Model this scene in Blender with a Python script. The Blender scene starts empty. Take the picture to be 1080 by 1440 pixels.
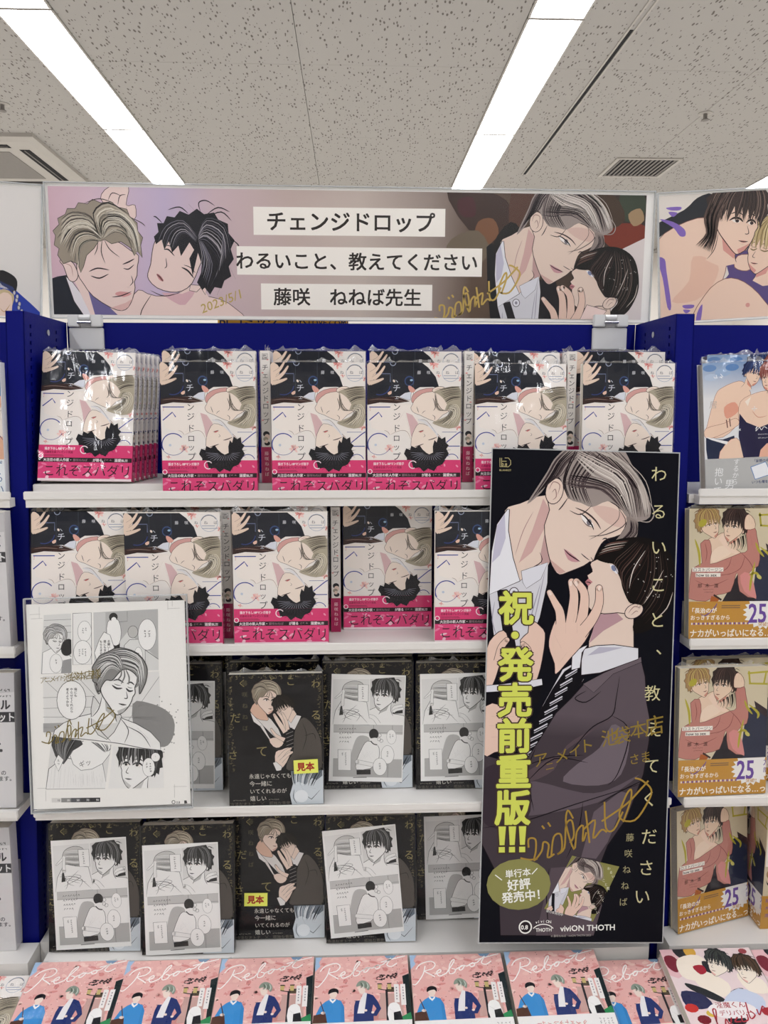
import bpy, math, random
import numpy as np
from mathutils import Vector, Matrix
from mathutils.geometry import tessellate_polygon

R = math.radians
SC = bpy.context.scene
COL = SC.collection
# ------------------------------------------------------------ camera, world, exposure
F = 1100.0                       # focal length in pixels of the 1080 x 1440 frame
TH, PSI = R(7.87), R(2.22)       # pitch down, yaw right
EYE = 1.35
cam_data = bpy.data.cameras.new('camera')
cam = bpy.data.objects.new('camera', cam_data)
COL.objects.link(cam)
cam.location = (0, 0, EYE)
cam.rotation_euler = (math.pi / 2 - TH, 0, -PSI)
cam_data.sensor_fit = 'VERTICAL'
cam_data.sensor_height = 36
cam_data.lens = 36 * F / 1440
cam_data.clip_start = 0.02
SC.camera = cam
world = bpy.data.worlds.new('world')
SC.world = world
world.use_nodes = True
world.node_tree.nodes['Background'].inputs[0].default_value = (0.9, 0.95, 1.0, 1)
world.node_tree.nodes['Background'].inputs[1].default_value = 0.3
SC.view_settings.view_transform = 'Standard'
SC.view_settings.look = 'None'
SC.view_settings.exposure = 1.72
SC.view_settings.gamma = 1
SC.view_settings.use_curve_mapping = False
LAMP = 7.5                       # radiance of the ceiling light diffusers

CR = Matrix.Rotation(-PSI, 3, 'Z') @ Matrix.Rotation(math.pi / 2 - TH, 3, 'X')
def ray(px, py):
    return CR @ Vector(((px - 540) / F, -(py - 720) / F, -1))
def at(px, py, Y):               # the point at distance Y that shows at a pixel
    d = ray(px, py)
    k = Y / d.y
    return Vector((d.x * k, Y, EYE + d.z * k))
def onz(px, py, z):              # the point at height z that shows at a pixel
    d = ray(px, py)
    k = (z - EYE) / d.z
    return Vector((d.x * k, d.y * k, z))
def xat(px, Y, z):               # the X of a point at distance Y and height z in pixel column px
    k = (px - 540) / F; Ci = CR.transposed(); q = Ci @ Vector((0, Y, z - EYE)); e = Ci @ Vector((1, 0, 0))
    return -(q.x + k * q.z) / (e.x + k * e.z)

# ------------------------------------------------------------ materials
def srgb(c):
    if isinstance(c, str):
        c = c.lstrip('#')
        c = [int(c[i:i + 2], 16) / 255 for i in (0, 2, 4)]
    return tuple(x / 12.92 if x <= 0.04045 else ((x + 0.055) / 1.055) ** 2.4 for x in c[:3])
def mat(name, col='#ffffff', rough=0.5, metal=0.0, bump=0.0, bscale=60, var=0.0, coat=0.0, attr=False, spec=0.5):
    m = bpy.data.materials.new(name)
    m.use_nodes = True
    nt = m.node_tree
    b = nt.nodes['Principled BSDF']
    b.inputs['Roughness'].default_value = rough
    b.inputs['Metallic'].default_value = metal
    b.inputs['Coat Weight'].default_value = coat
    b.inputs['Coat Roughness'].default_value = 0.08
    b.inputs['Specular IOR Level'].default_value = spec
    b.inputs['Base Color'].default_value = (*srgb(col), 1)
    if attr:
        a = nt.nodes.new('ShaderNodeAttribute')
        a.attribute_name = 'Col'
        src = a.outputs['Color']
        nt.links.new(src, b.inputs['Base Color'])
    if bump or var:
        tc = nt.nodes.new('ShaderNodeTexCoord')
        n = nt.nodes.new('ShaderNodeTexNoise')
        n.inputs['Scale'].default_value = bscale
        n.inputs['Detail'].default_value = 4
        nt.links.new(tc.outputs['Object'], n.inputs['Vector'])
        if bump:
            bp = nt.nodes.new('ShaderNodeBump')
            bp.inputs['Strength'].default_value = bump
            bp.inputs['Distance'].default_value = 0.002
            nt.links.new(n.outputs['Fac'], bp.inputs['Height'])
            nt.links.new(bp.outputs['Normal'], b.inputs['Normal'])
        if var:
            mp = nt.nodes.new('ShaderNodeMapRange')
            mp.inputs['To Min'].default_value = max(0.02, rough - var)
            mp.inputs['To Max'].default_value = rough + var
            nt.links.new(n.outputs['Fac'], mp.inputs['Value'])
            nt.links.new(mp.outputs['Result'], b.inputs['Roughness'])
    return m
def film(name, f0=0.05, rough=0.05, bump=0.3, bscale=30, tint='#ffffff', haze=0.0):
    m = bpy.data.materials.new(name)
    m.use_nodes = True
    nt = m.node_tree
    nt.nodes.remove(nt.nodes['Principled BSDF'])
    out = nt.nodes['Material Output']
    tr = nt.nodes.new('ShaderNodeBsdfTransparent')
    tr.inputs[0].default_value = (*srgb(tint), 1)
    gl = nt.nodes.new('ShaderNodeBsdfGlossy')
    gl.inputs['Roughness'].default_value = rough
    lw = nt.nodes.new('ShaderNodeLayerWeight'); lw.inputs['Blend'].default_value = 0.5
    pw = nt.nodes.new('ShaderNodeMath'); pw.operation = 'POWER'; pw.inputs[1].default_value = 5.0
    fr = nt.nodes.new('ShaderNodeMath'); fr.operation = 'MULTIPLY_ADD'; fr.inputs[1].default_value = 1 - f0; fr.inputs[2].default_value = f0
    nt.links.new(lw.outputs['Facing'], pw.inputs[0]); nt.links.new(pw.outputs[0], fr.inputs[0])
    mx = nt.nodes.new('ShaderNodeMixShader')
    if bump:
        tc = nt.nodes.new('ShaderNodeTexCoord')
        mpg = nt.nodes.new('ShaderNodeMapping')
        mpg.inputs['Scale'].default_value = (1.0, 1.0, 0.45)
        oi = nt.nodes.new('ShaderNodeObjectInfo')
        mul = nt.nodes.new('ShaderNodeMath'); mul.operation = 'MULTIPLY'; mul.inputs[1].default_value = 9.0
        nt.links.new(oi.outputs['Random'], mul.inputs[0])
        nt.links.new(mul.outputs[0], mpg.inputs['Location'])
        n = nt.nodes.new('ShaderNodeTexNoise')
        n.inputs['Scale'].default_value = bscale
        n.inputs['Detail'].default_value = 3
        n.inputs['Distortion'].default_value = 0.6
        bp = nt.nodes.new('ShaderNodeBump')
        bp.inputs['Strength'].default_value = bump
        bp.inputs['Distance'].default_value = 0.004
        nt.links.new(tc.outputs['Object'], mpg.inputs['Vector'])
        nt.links.new(mpg.outputs[0], n.inputs['Vector'])
        nt.links.new(n.outputs['Fac'], bp.inputs['Height'])
        nt.links.new(bp.outputs['Normal'], gl.inputs['Normal'])
    nt.links.new(fr.outputs[0], mx.inputs[0])
    nt.links.new(tr.outputs[0], mx.inputs[1])
    nt.links.new(gl.outputs[0], mx.inputs[2])
    last = mx
    if haze:
        df = nt.nodes.new('ShaderNodeBsdfDiffuse')
        m2 = nt.nodes.new('ShaderNodeMixShader'); m2.inputs[0].default_value = haze
        nt.links.new(mx.outputs[0], m2.inputs[1]); nt.links.new(df.outputs[0], m2.inputs[2])
        last = m2
    nt.links.new(last.outputs[0], out.inputs['Surface'])
    return m
M = dict(
    print_matte=mat('matte print', rough=0.6, attr=True, bump=0.08, bscale=300),
    print_gloss=mat('glossy print', rough=0.35, attr=True, bump=0.006, bscale=60, spec=0.12),
    poster=mat('laminated poster print', rough=0.4, attr=True, bump=0.05, bscale=9, spec=0.1),
    banner=mat('banner print', rough=0.45, attr=True, bump=0.05, bscale=14, spec=0.2),
    pages=mat('page edges', '#cfc8bb', 0.9, bump=0.6, bscale=500),
    white=mat('white painted metal', '#e6e3df', 0.35, bump=0.03, bscale=200, var=0.05),
    blue=mat('navy painted metal', '#050d6c', 0.45, bump=0.05, bscale=250, var=0.08, spec=0.12),
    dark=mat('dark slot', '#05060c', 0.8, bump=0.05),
    clip=mat('white plastic', '#dcdcdc', 0.22, var=0.04),
    steel=mat('steel screw', '#c8c8cc', 0.25, metal=1.0, var=0.05),
    film=film('shrink film', 0.036, 0.07, 0.5, 22),
    filmedge=film('crumpled shrink film', 0.16, 0.15, 0.9, 120, haze=0.12),
    acrylic=film('clear acrylic sheet', 0.012, 0.03, 0.06, 6, '#ffffff'),
    acrylic_banner=film('matte acrylic sheet', 0.012, 0.3, 0.1, 5, '#ffffff'),
    acryledge=film('acrylic edge', 0.15, 0.15, 0, tint='#dfe6e8', haze=0.45),
    wall=mat('shop wall paint', '#d8d2ca', 0.8, bump=0.1),
    floor=mat('vinyl floor', '#cfcac2', 0.3, var=0.1, bscale=4),
    ceilwhite=mat('painted ceiling metal', '#b5b1aa', 0.5, var=0.05),
    vent=mat('vent grille metal', '#7b7772', 0.5, var=0.05),
    holder=mat('white card', '#eeebe7', 0.6, bump=0.05),
)
def emit(name, col, s):
    m = bpy.data.materials.new(name); m.use_nodes = True
    nt = m.node_tree; nt.nodes.remove(nt.nodes['Principled BSDF'])
    e = nt.nodes.new('ShaderNodeEmission'); e.inputs[0].default_value = (*srgb(col), 1); e.inputs[1].default_value = s
    nt.links.new(e.outputs[0], nt.nodes['Material Output'].inputs['Surface'])
    return m
M['lamp'] = emit('fluorescent diffuser', '#f8faff', LAMP)
def ceiling_mat():
    m = mat('rockwool ceiling board', '#aca9a4', 0.9)
    nt = m.node_tree; b = nt.nodes['Principled BSDF']
    tc = nt.nodes.new('ShaderNodeTexCoord')
    nz = nt.nodes.new('ShaderNodeTexNoise'); nz.inputs['Scale'].default_value = 5.0; nz.inputs['Detail'].default_value = 1
    mx = nt.nodes.new('ShaderNodeMix'); mx.data_type = 'VECTOR'; mx.inputs[0].default_value = 0.035
    mp = nt.nodes.new('ShaderNodeMapping'); mp.inputs['Rotation'].default_value = (0, 0, R(14)); mp.inputs['Scale'].default_value = (78, 27, 1)
    vo = nt.nodes.new('ShaderNodeTexVoronoi'); vo.voronoi_dimensions = '2D'; vo.inputs['Scale'].default_value = 1.0
    th = nt.nodes.new('ShaderNodeMath'); th.operation = 'MULTIPLY_ADD'
    sep = nt.nodes.new('ShaderNodeSeparateColor')
    lt = nt.nodes.new('ShaderNodeMath'); lt.operation = 'LESS_THAN'
    cm = nt.nodes.new('ShaderNodeMix'); cm.data_type = 'RGBA'
    L = nt.links.new
    L(tc.outputs['Object'], nz.inputs['Vector']); L(tc.outputs['Object'], mx.inputs[4]); L(nz.outputs['Color'], mx.inputs[5])
    L(mx.outputs[1], mp.inputs['Vector']); L(mp.outputs[0], vo.inputs['Vector'])
    L(vo.outputs['Color'], sep.inputs[0]); L(sep.outputs[0], th.inputs[0]); th.inputs[1].default_value = 0.62; th.inputs[2].default_value = -0.31
    L(vo.outputs['Distance'], lt.inputs[0]); L(th.outputs[0], lt.inputs[1])
    L(lt.outputs[0], cm.inputs[0]); cm.inputs[6].default_value = (*srgb('#aca9a4'), 1); cm.inputs[7].default_value = (*srgb('#6a645f'), 1)
    L(cm.outputs[2], b.inputs['Base Color'])
    bp = nt.nodes.new('ShaderNodeBump'); bp.invert = True; bp.inputs['Strength'].default_value = 0.6; bp.inputs['Distance'].default_value = 0.004
    L(lt.outputs[0], bp.inputs['Height']); L(bp.outputs[0], b.inputs['Normal'])
    return m
M['ceiling'] = ceiling_mat()

# ------------------------------------------------------------ mesh builder and tagging
class MB:
    def __init__(s): s.v, s.f, s.c, s.m = [], [], [], []
    def face(s, pts, col='#ffffff', mi=0):
        n = len(s.v); s.v += [tuple(p) for p in pts]; s.f.append(tuple(range(n, n + len(pts))))
        c = (*srgb(col), 1); s.c += [c] * len(pts); s.m.append(mi)
    def box(s, x0, x1, y0, y1, z0, z1, col='#ffffff', mi=0, M4=None):
        P = [Vector((x, y, z)) for z in (z0, z1) for y in (y0, y1) for x in (x0, x1)]
        if M4 is not None: P = [M4 @ p for p in P]
        for q in ((0, 2, 3, 1), (4, 5, 7, 6), (0, 1, 5, 4), (1, 3, 7, 5), (3, 2, 6, 7), (2, 0, 4, 6)):
            s.face([P[i] for i in q], col, mi)
    def hexa(s, P, col='#ffffff', mi=0):   # eight corners ordered like box()
        for q in ((0, 2, 3, 1), (4, 5, 7, 6), (0, 1, 5, 4), (1, 3, 7, 5), (3, 2, 6, 7), (2, 0, 4, 6)):
            s.face([P[i] for i in q], col, mi)
    def cyl(s, c, r, h, axis='Z', n=16, r2=None, col='#ffffff', mi=0):
        r2 = r if r2 is None else r2
        c = Vector(c)
        def pt(a, rr, t):
            u, v = rr * math.cos(a), rr * math.sin(a)
            return c + Vector({'Z': (u, v, t), 'Y': (u, t, v), 'X': (t, u, v)}[axis])
        A = [2 * math.pi * i / n for i in range(n)]
        for i in range(n):
            a, b = A[i], A[(i + 1) % n]
            s.face([pt(a, r, 0), pt(b, r, 0), pt(b, r2, h), pt(a, r2, h)], col, mi)
        s.face([pt(a, r2, h) for a in A], col, mi); s.face([pt(a, r, 0) for a in reversed(A)], col, mi)
    def art(s, a, fn, mi=0):
        if a.calls: a.pack()
        for poly, cols in a.polys:
            n = len(s.v); s.v += [tuple(fn(*p)) for p in poly]; s.f.append(tuple(range(n, n + len(poly)))); s.c += cols; s.m.append(mi)
    def mesh(s, name, mats):
        me = bpy.data.meshes.new(name)
        me.from_pydata(s.v, [], s.f)
        for m in mats: me.materials.append(m)
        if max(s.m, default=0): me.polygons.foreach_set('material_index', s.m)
        ca = me.color_attributes.new('Col', 'FLOAT_COLOR', 'POINT')
        ca.data.foreach_set('color', np.array(s.c, dtype=np.float32).ravel())
        me.update()
        return me
    def build(s, name, mats, parent=None, **k):
        if not isinstance(mats, (list, tuple)): mats = [mats]
        return link(name, s.mesh(name, mats), parent, **k)
def link(name, data, parent=None, loc=None, M4=None):
    o = bpy.data.objects.new(name, data); COL.objects.link(o)
    if parent: o.parent = parent
    if M4 is not None: o.matrix_local = M4
    elif loc is not None: o.location = loc
    return o
def tag(o, label, cat, group=None):
    o['label'] = label; o['category'] = cat
    if group: o['group'] = group
    return o
def thing(name, label, cat, M4=None, loc=(0, 0, 0), group=None):
    o = bpy.data.objects.new(name, None); COL.objects.link(o); o.empty_display_size = 0.05
    if M4 is not None: o.matrix_world = M4
    else: o.location = loc
    return tag(o, label, cat, group)
def struct(o):
    o['kind'] = 'structure'; return o
def bevel(o, w=0.001, seg=2):
    import bmesh
    bm = bmesh.new(); bm.from_mesh(o.data)
    bmesh.ops.remove_doubles(bm, verts=bm.verts, dist=1e-6)
    bmesh.ops.bevel(bm, geom=[e for e in bm.edges if e.is_manifold and e.calc_face_angle(0) > 0.5], offset=w, segments=seg, affect='EDGES', clamp_overlap=True)
    bm.to_mesh(o.data); bm.free(); return o

# ------------------------------------------------------------ flat print: vector drawing turned into layered mesh faces
GL = {}
def glyph(s, bold):
    k = (s, round(bold, 3))
    if k not in GL:
        c = bpy.data.curves.new('t', 'FONT'); c.body = s; c.size = 1; c.resolution_u = 2; c.offset = bold
        o = bpy.data.objects.new('t', c); me = bpy.data.meshes.new_from_object(o)
        GL[k] = ([tuple(v.co[:2]) for v in me.vertices], [tuple(p.vertices) for p in me.polygons])
        bpy.data.meshes.remove(me); bpy.data.objects.remove(o); bpy.data.curves.remove(c)
    return GL[k]
def homography(src, dst):
    A, B = [], []
    for (x, y), (u, v) in zip(src, dst):
        A += [[x, y, 1, 0, 0, 0, -u * x, -u * y], [0, 0, 0, x, y, 1, -v * x, -v * y]]; B += [u, v]
    h = np.linalg.solve(np.array(A, float), np.array(B, float))
    return (*h, 1.0)
def clip_poly(P, planes):
    for (a, b, c) in planes:          # keep a*x + b*y + c >= 0
        Q = []
        for i in range(len(P)):
            p, q = P[i - 1], P[i]
            dp, dq = a * p[0] + b * p[1] + c, a * q[0] + b * q[1] + c
            if (dp >= 0) != (dq >= 0):
                t = dp / (dp - dq); Q.append(tuple(p[j] + (q[j] - p[j]) * t for j in range(5)))
            if dq >= 0: Q.append(q)
        P = Q
        if len(P) < 3: return []
    return P
def planes_of(poly):
    ar = sum(poly[i - 1][0] * poly[i][1] - poly[i][0] * poly[i - 1][1] for i in range(len(poly)))
    if ar < 0: poly = poly[::-1]
    out = []
    for i in range(len(poly)):
        (x0, y0), (x1, y1) = poly[i - 1], poly[i]
        out.append((-(y1 - y0), x1 - x0, (y1 - y0) * x0 - (x1 - x0) * y0))
    return out
def spline(P, closed=True, n=4):
    out = []; m = len(P)
    rng = range(m) if closed else range(m - 1)
    for i in rng:
        p1, p2 = P[i], P[(i + 1) % m]
        p0 = P[i - 1] if (closed or i > 0) else p1
        p3 = P[(i + 2) % m] if (closed or i + 2 < m) else p2
        for k in range(n):
            t = k / n
            out.append(tuple(0.5 * (2 * p1[j] + (p2[j] - p0[j]) * t + (2 * p0[j] - 5 * p1[j] + 4 * p2[j] - p3[j]) * t * t + (3 * p1[j] - p0[j] - 3 * p2[j] + p3[j]) * t ** 3) for j in (0, 1)))
    if not closed: out.append(tuple(P[-1]))
    return out
class Art:
    """Drawing on a w x h (mm) sheet; y runs down.  view() sets the coordinates the next calls are given in."""
    def __init__(s, w, h, bg=None):
        s.w, s.h, s.polys, s.L, s.H, s.A = w, h, [], 0, None, (1, 0, 0, 0, 1, 0)
        s.calls, s.step = [], 1
        s.base = planes_of([(0, 0), (w, 0), (w, h), (0, h)]); s.cp = s.base
        if bg: s.rect(0, 0, w, h, bg); s.up()
    def up(s, n=1): s.L += n
    def view(s, src=None, dst=None):
        s.H = homography(src, dst or [(0, 0), (s.w, 0), (s.w, s.h), (0, s.h)]) if src else None
        s.A = (1, 0, 0, 0, 1, 0); return s
    def pack(s):
        """stack the strokes as low as their overlaps allow; returns the number of layers"""
        n = len(s.calls); B = np.zeros((n, 4)); lo = np.zeros(n); lv = np.zeros(n)
        for i, (L, st, a, b) in enumerate(s.calls):
            xs = [p[0] for P, _ in s.polys[a:b] for p in P]; ys = [p[1] for P, _ in s.polys[a:b] for p in P]
            bb = (min(xs), min(ys), max(xs), max(ys)); v = 0.0
            if i:
                m = (lo[:i] < L - 1e-6) & (B[:i, 0] < bb[2]) & (B[:i, 2] > bb[0]) & (B[:i, 1] < bb[3]) & (B[:i, 3] > bb[1])
                if m.any(): v = float(lv[:i][m].max()) + st
            B[i], lo[i], lv[i] = bb, L, v
            for k in range(a, b): P, c = s.polys[k]; s.polys[k] = ([(p[0], p[1], v) for p in P], c)
        s.calls = []; s.top = float(lv.max()) if n else 0
        return s.top
    def aff(s, sx=1, sy=None, rot=0, tx=0, ty=0, ox=0, oy=0):  # local point p -> rot(scale(p - o)) + t
        sy = sx if sy is None else sy
        c, n = math.cos(R(rot)), math.sin(R(rot))
        a = (c * sx, -n * sy, 0, n * sx, c * sy, 0)
        a = (a[0], a[1], tx - a[0] * ox - a[1] * oy, a[3], a[4], ty - a[3] * ox - a[4] * oy)
        A = s.A; old = s.A
        s.A = (A[0] * a[0] + A[1] * a[3], A[0] * a[1] + A[1] * a[4], A[0] * a[2] + A[1] * a[5] + A[2],
               A[3] * a[0] + A[4] * a[3], A[3] * a[1] + A[4] * a[4], A[3] * a[2] + A[4] * a[5] + A[5])
        return old
    def tf(s, p):
        A = s.A; x, y = A[0] * p[0] + A[1] * p[1] + A[2], A[3] * p[0] + A[4] * p[1] + A[5]
        if s.H:
            h = s.H; w = h[6] * x + h[7] * y + 1; x, y = (h[0] * x + h[1] * y + h[2]) / w, (h[3] * x + h[4] * y + h[5]) / w
        return x, y
    def clip(s, poly=None):
        s.cp = s.base + (planes_of([s.tf(p) for p in poly]) if poly else [])
    def add(s, pts, tris, col):
        if callable(col): cs = [srgb(col(*p)) for p in pts]
        else: cs = [srgb(col)] * len(pts)
        q = [s.tf(p) + c for p, c in zip(pts, cs)]
        first = len(s.polys)
        for t in tris:
            P = [q[i] for i in t]
            if not all(a * p[0] + b * p[1] + c >= 0 for p in P for (a, b, c) in s.cp): P = clip_poly(P, s.cp)
            if len(P) < 3: continue
            ar = sum(P[i - 1][0] * P[i][1] - P[i][0] * P[i - 1][1] for i in range(len(P)))
            if abs(ar) < 1e-6: continue
            if ar > 0: P = P[::-1]
            s.polys.append(([(p[0], p[1], s.L) for p in P], [(p[2], p[3], p[4], 1) for p in P]))
        if len(s.polys) > first: s.calls.append((s.L, s.step, first, len(s.polys)))
    def poly(s, pts, col, sm=0, up=1, line=None, lw=2):
        P = spline(pts, True, sm) if sm else list(pts)
        Q = [P[0]]
        for p in P[1:]:
            if abs(p[0] - Q[-1][0]) + abs(p[1] - Q[-1][1]) > 1e-6: Q.append(p)
        t = tessellate_polygon([[Vector((x, y, 0)) for x, y in Q]])
        s.add(Q, t, col)
        if line: s.up(); s.stroke(Q + [Q[0]], lw, line, sm=0, taper=0, up=0)
        s.L += up
    def rect(s, x0, y0, x1, y1, col, up=0): s.add([(x0, y0), (x1, y0), (x1, y1), (x0, y1)], [(0, 1, 2), (0, 2, 3)], col); s.L += up
    def ell(s, cx, cy, rx, ry, col, rot=0, n=20, up=1, line=None, lw=2):
        c, q = math.cos(R(rot)), math.sin(R(rot))
        P = [(cx + rx * math.cos(a) * c - ry * math.sin(a) * q, cy + rx * math.cos(a) * q + ry * math.sin(a) * c) for a in (2 * math.pi * i / n for i in range(n))]
        s.add(P, [(0, i, i + 1) for i in range(1, n - 1)], col)
        if line: s.up(); s.stroke(P + [P[0]], lw, line, sm=0, taper=0, up=0)
        s.L += up
    def ring(s, cx, cy, r, w, col, a0=0, a1=360, n=24, ry=None):
        ry = ry or r
        s.stroke([(cx + r * math.cos(R(a0 + (a1 - a0) * i / n)), cy + ry * math.sin(R(a0 + (a1 - a0) * i / n))) for i in range(n + 1)], w, col, sm=0, taper=0)
    def stroke(s, pts, w, col, sm=4, taper=2, up=0, w1=None):
        """taper 0: even width, 1: pointed end, 2: pointed both ends"""
        P = spline(pts, False, sm) if sm and len(pts) > 2 else list(pts)
        n = len(P); V = []
        for i in range(n):
            a, b = P[max(0, i - 1)], P[min(n - 1, i + 1)]
            dx, dy = b[0] - a[0], b[1] - a[1]; l = math.hypot(dx, dy) or 1
            t = i / (n - 1)
            ww = w if w1 is None else w + (w1 - w) * t
            if taper == 2: ww *= max(0.12, math.sin(math.pi * t) ** 0.6) if 0 < t < 1 else 0.1
            elif taper == 1: ww *= max(0.1, 1 - t)
            nx, ny = -dy / l * ww / 2, dx / l * ww / 2
            V += [(P[i][0] + nx, P[i][1] + ny), (P[i][0] - nx, P[i][1] - ny)]
        T = []
        for i in range(n - 1): T += [(2 * i, 2 * i + 1, 2 * i + 3), (2 * i, 2 * i + 3, 2 * i + 2)]
        s.add(V, T, col); s.L += up
    def limb(s, pts, w0, w1, col, line, lw=3):      # tapered finger or arm with an outline
        P = spline(pts, False, 4) if len(pts) > 2 else pts
        for k, c in ((lw, line), (0, col)):
            s.stroke(P, w0 + k, c, sm=0, taper=0, w1=w1 + k)
            s.ell(P[0][0], P[0][1], (w0 + k) / 2, (w0 + k) / 2, c, n=12, up=0)
            s.up()
    def strands(s, g0, g1, n, col, w, jit=0.06, rnd=None, taper=2):
        rnd = rnd or random.Random(len(s.polys))
        for i in range(n):
            t = (i + 0.5) / n + rnd.uniform(-jit, jit)
            P = [(a[0] + (b[0] - a[0]) * t, a[1] + (b[1] - a[1]) * t) for a, b in zip(g0, g1)]
            s.stroke(P, w * rnd.uniform(0.5, 1.3), rnd.choice(col) if isinstance(col, list) else col, sm=3, taper=taper)
        s.up()
    def text(s, t, x, y, size, col, bold=0.0, vert=False, sx=1, step=1.0, rot=0, align='L', up=1, skew=0):
        """x, y: left end of the centre line, or top centre for vertical text"""
        c, n = math.cos(R(rot)), math.sin(R(rot))
        tops = [s.L]
        def put(v, f, ox, oy):
            P = []
            for gx, gy in v:
                lx, ly = (gx * size * sx + ox + gy * skew * size), oy - gy * size
                P.append((x + lx * c - ly * n, y + lx * n + ly * c))
            if not bold: s.add(P, f, col)
            else:      # heavier weight: the outline laid down again all round itself
                b = bold * size
                rings = [(b, 4 if bold <= .03 else 8)] + ([(b * .5, 4)] if bold > .045 else [])
                L0 = s.L; s.step = .3
                for rad, nn in rings:
                    for q in range(nn):
                        an = (q + .5) * 2 * math.pi / nn; s.add([(u + rad * math.cos(an), w + rad * math.sin(an)) for u, w in P], f, col); s.L += .25
                s.add(P, f, col); tops.append(s.L); s.L = L0; s.step = 1
        if vert:
            for i, ch in enumerate(t):
                if ch == ' ': continue
                v, f = glyph(ch, 0)
                if ch in 'ー…':
                    v = [(0.5 + (gy - 0.38), 0.38 - (gx - 0.5)) for gx, gy in v]
                    f = [q[::-1] for q in f]
                put(v, f, -0.5 * size * sx, (i * step + 0.88) * size)
        else:
            v, f = glyph(t, 0)
            if v:
                w = max(p[0] for p in v) * size * sx
                put(v, f, {'L': 0, 'C': -w / 2, 'R': -w}[align], 0.38 * size)
        s.L = max(tops) + up
    def bars(s, x, y, w, h, n, col, rnd, vert=False):    # lines of print too small to read
        for i in range(n):
            k = rnd.uniform(0.6, 1)
            if vert: s.rect(x - i * w * 1.8, y, x - i * w * 1.8 + w, y + h * k, col)
            else: s.rect(x, y + i * h * 1.8, x + w * k, y + i * h * 1.8 + h, col)
        s.up()
    def ticks(s, x, y, size, n, col='#1b1b1b', vert=True, seed=0):   # print too small to read: little character-like marks
        r = random.Random(int(x * 7 + y * 3) + seed)
        for i in range(n):
            cx, cy = (x, y + (i + .5) * size * 1.05) if vert else (x + (i + .5) * size * 1.05, y)
            for k in range(3):
                a = r.choice([0, 0, math.pi / 2, .8, -.8]); l = size * r.uniform(.22, .42); ox, oy = r.uniform(-.2, .2) * size, r.uniform(-.25, .25) * size
                s.stroke([(cx + ox - l * math.cos(a), cy + oy - l * math.sin(a)), (cx + ox + l * math.cos(a), cy + oy + l * math.sin(a))], size * .13, col, taper=0)
        s.up()
EPS = 2e-5
def sheet_fn(w, h, y0=0.0, eps=EPS):     # art (mm) -> upright sheet facing -Y, origin at the middle of its base
    return lambda x, y, l: (-w / 2000 + x / 1000, y0 - (l + 1) * eps, (h - y) / 1000)
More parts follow.
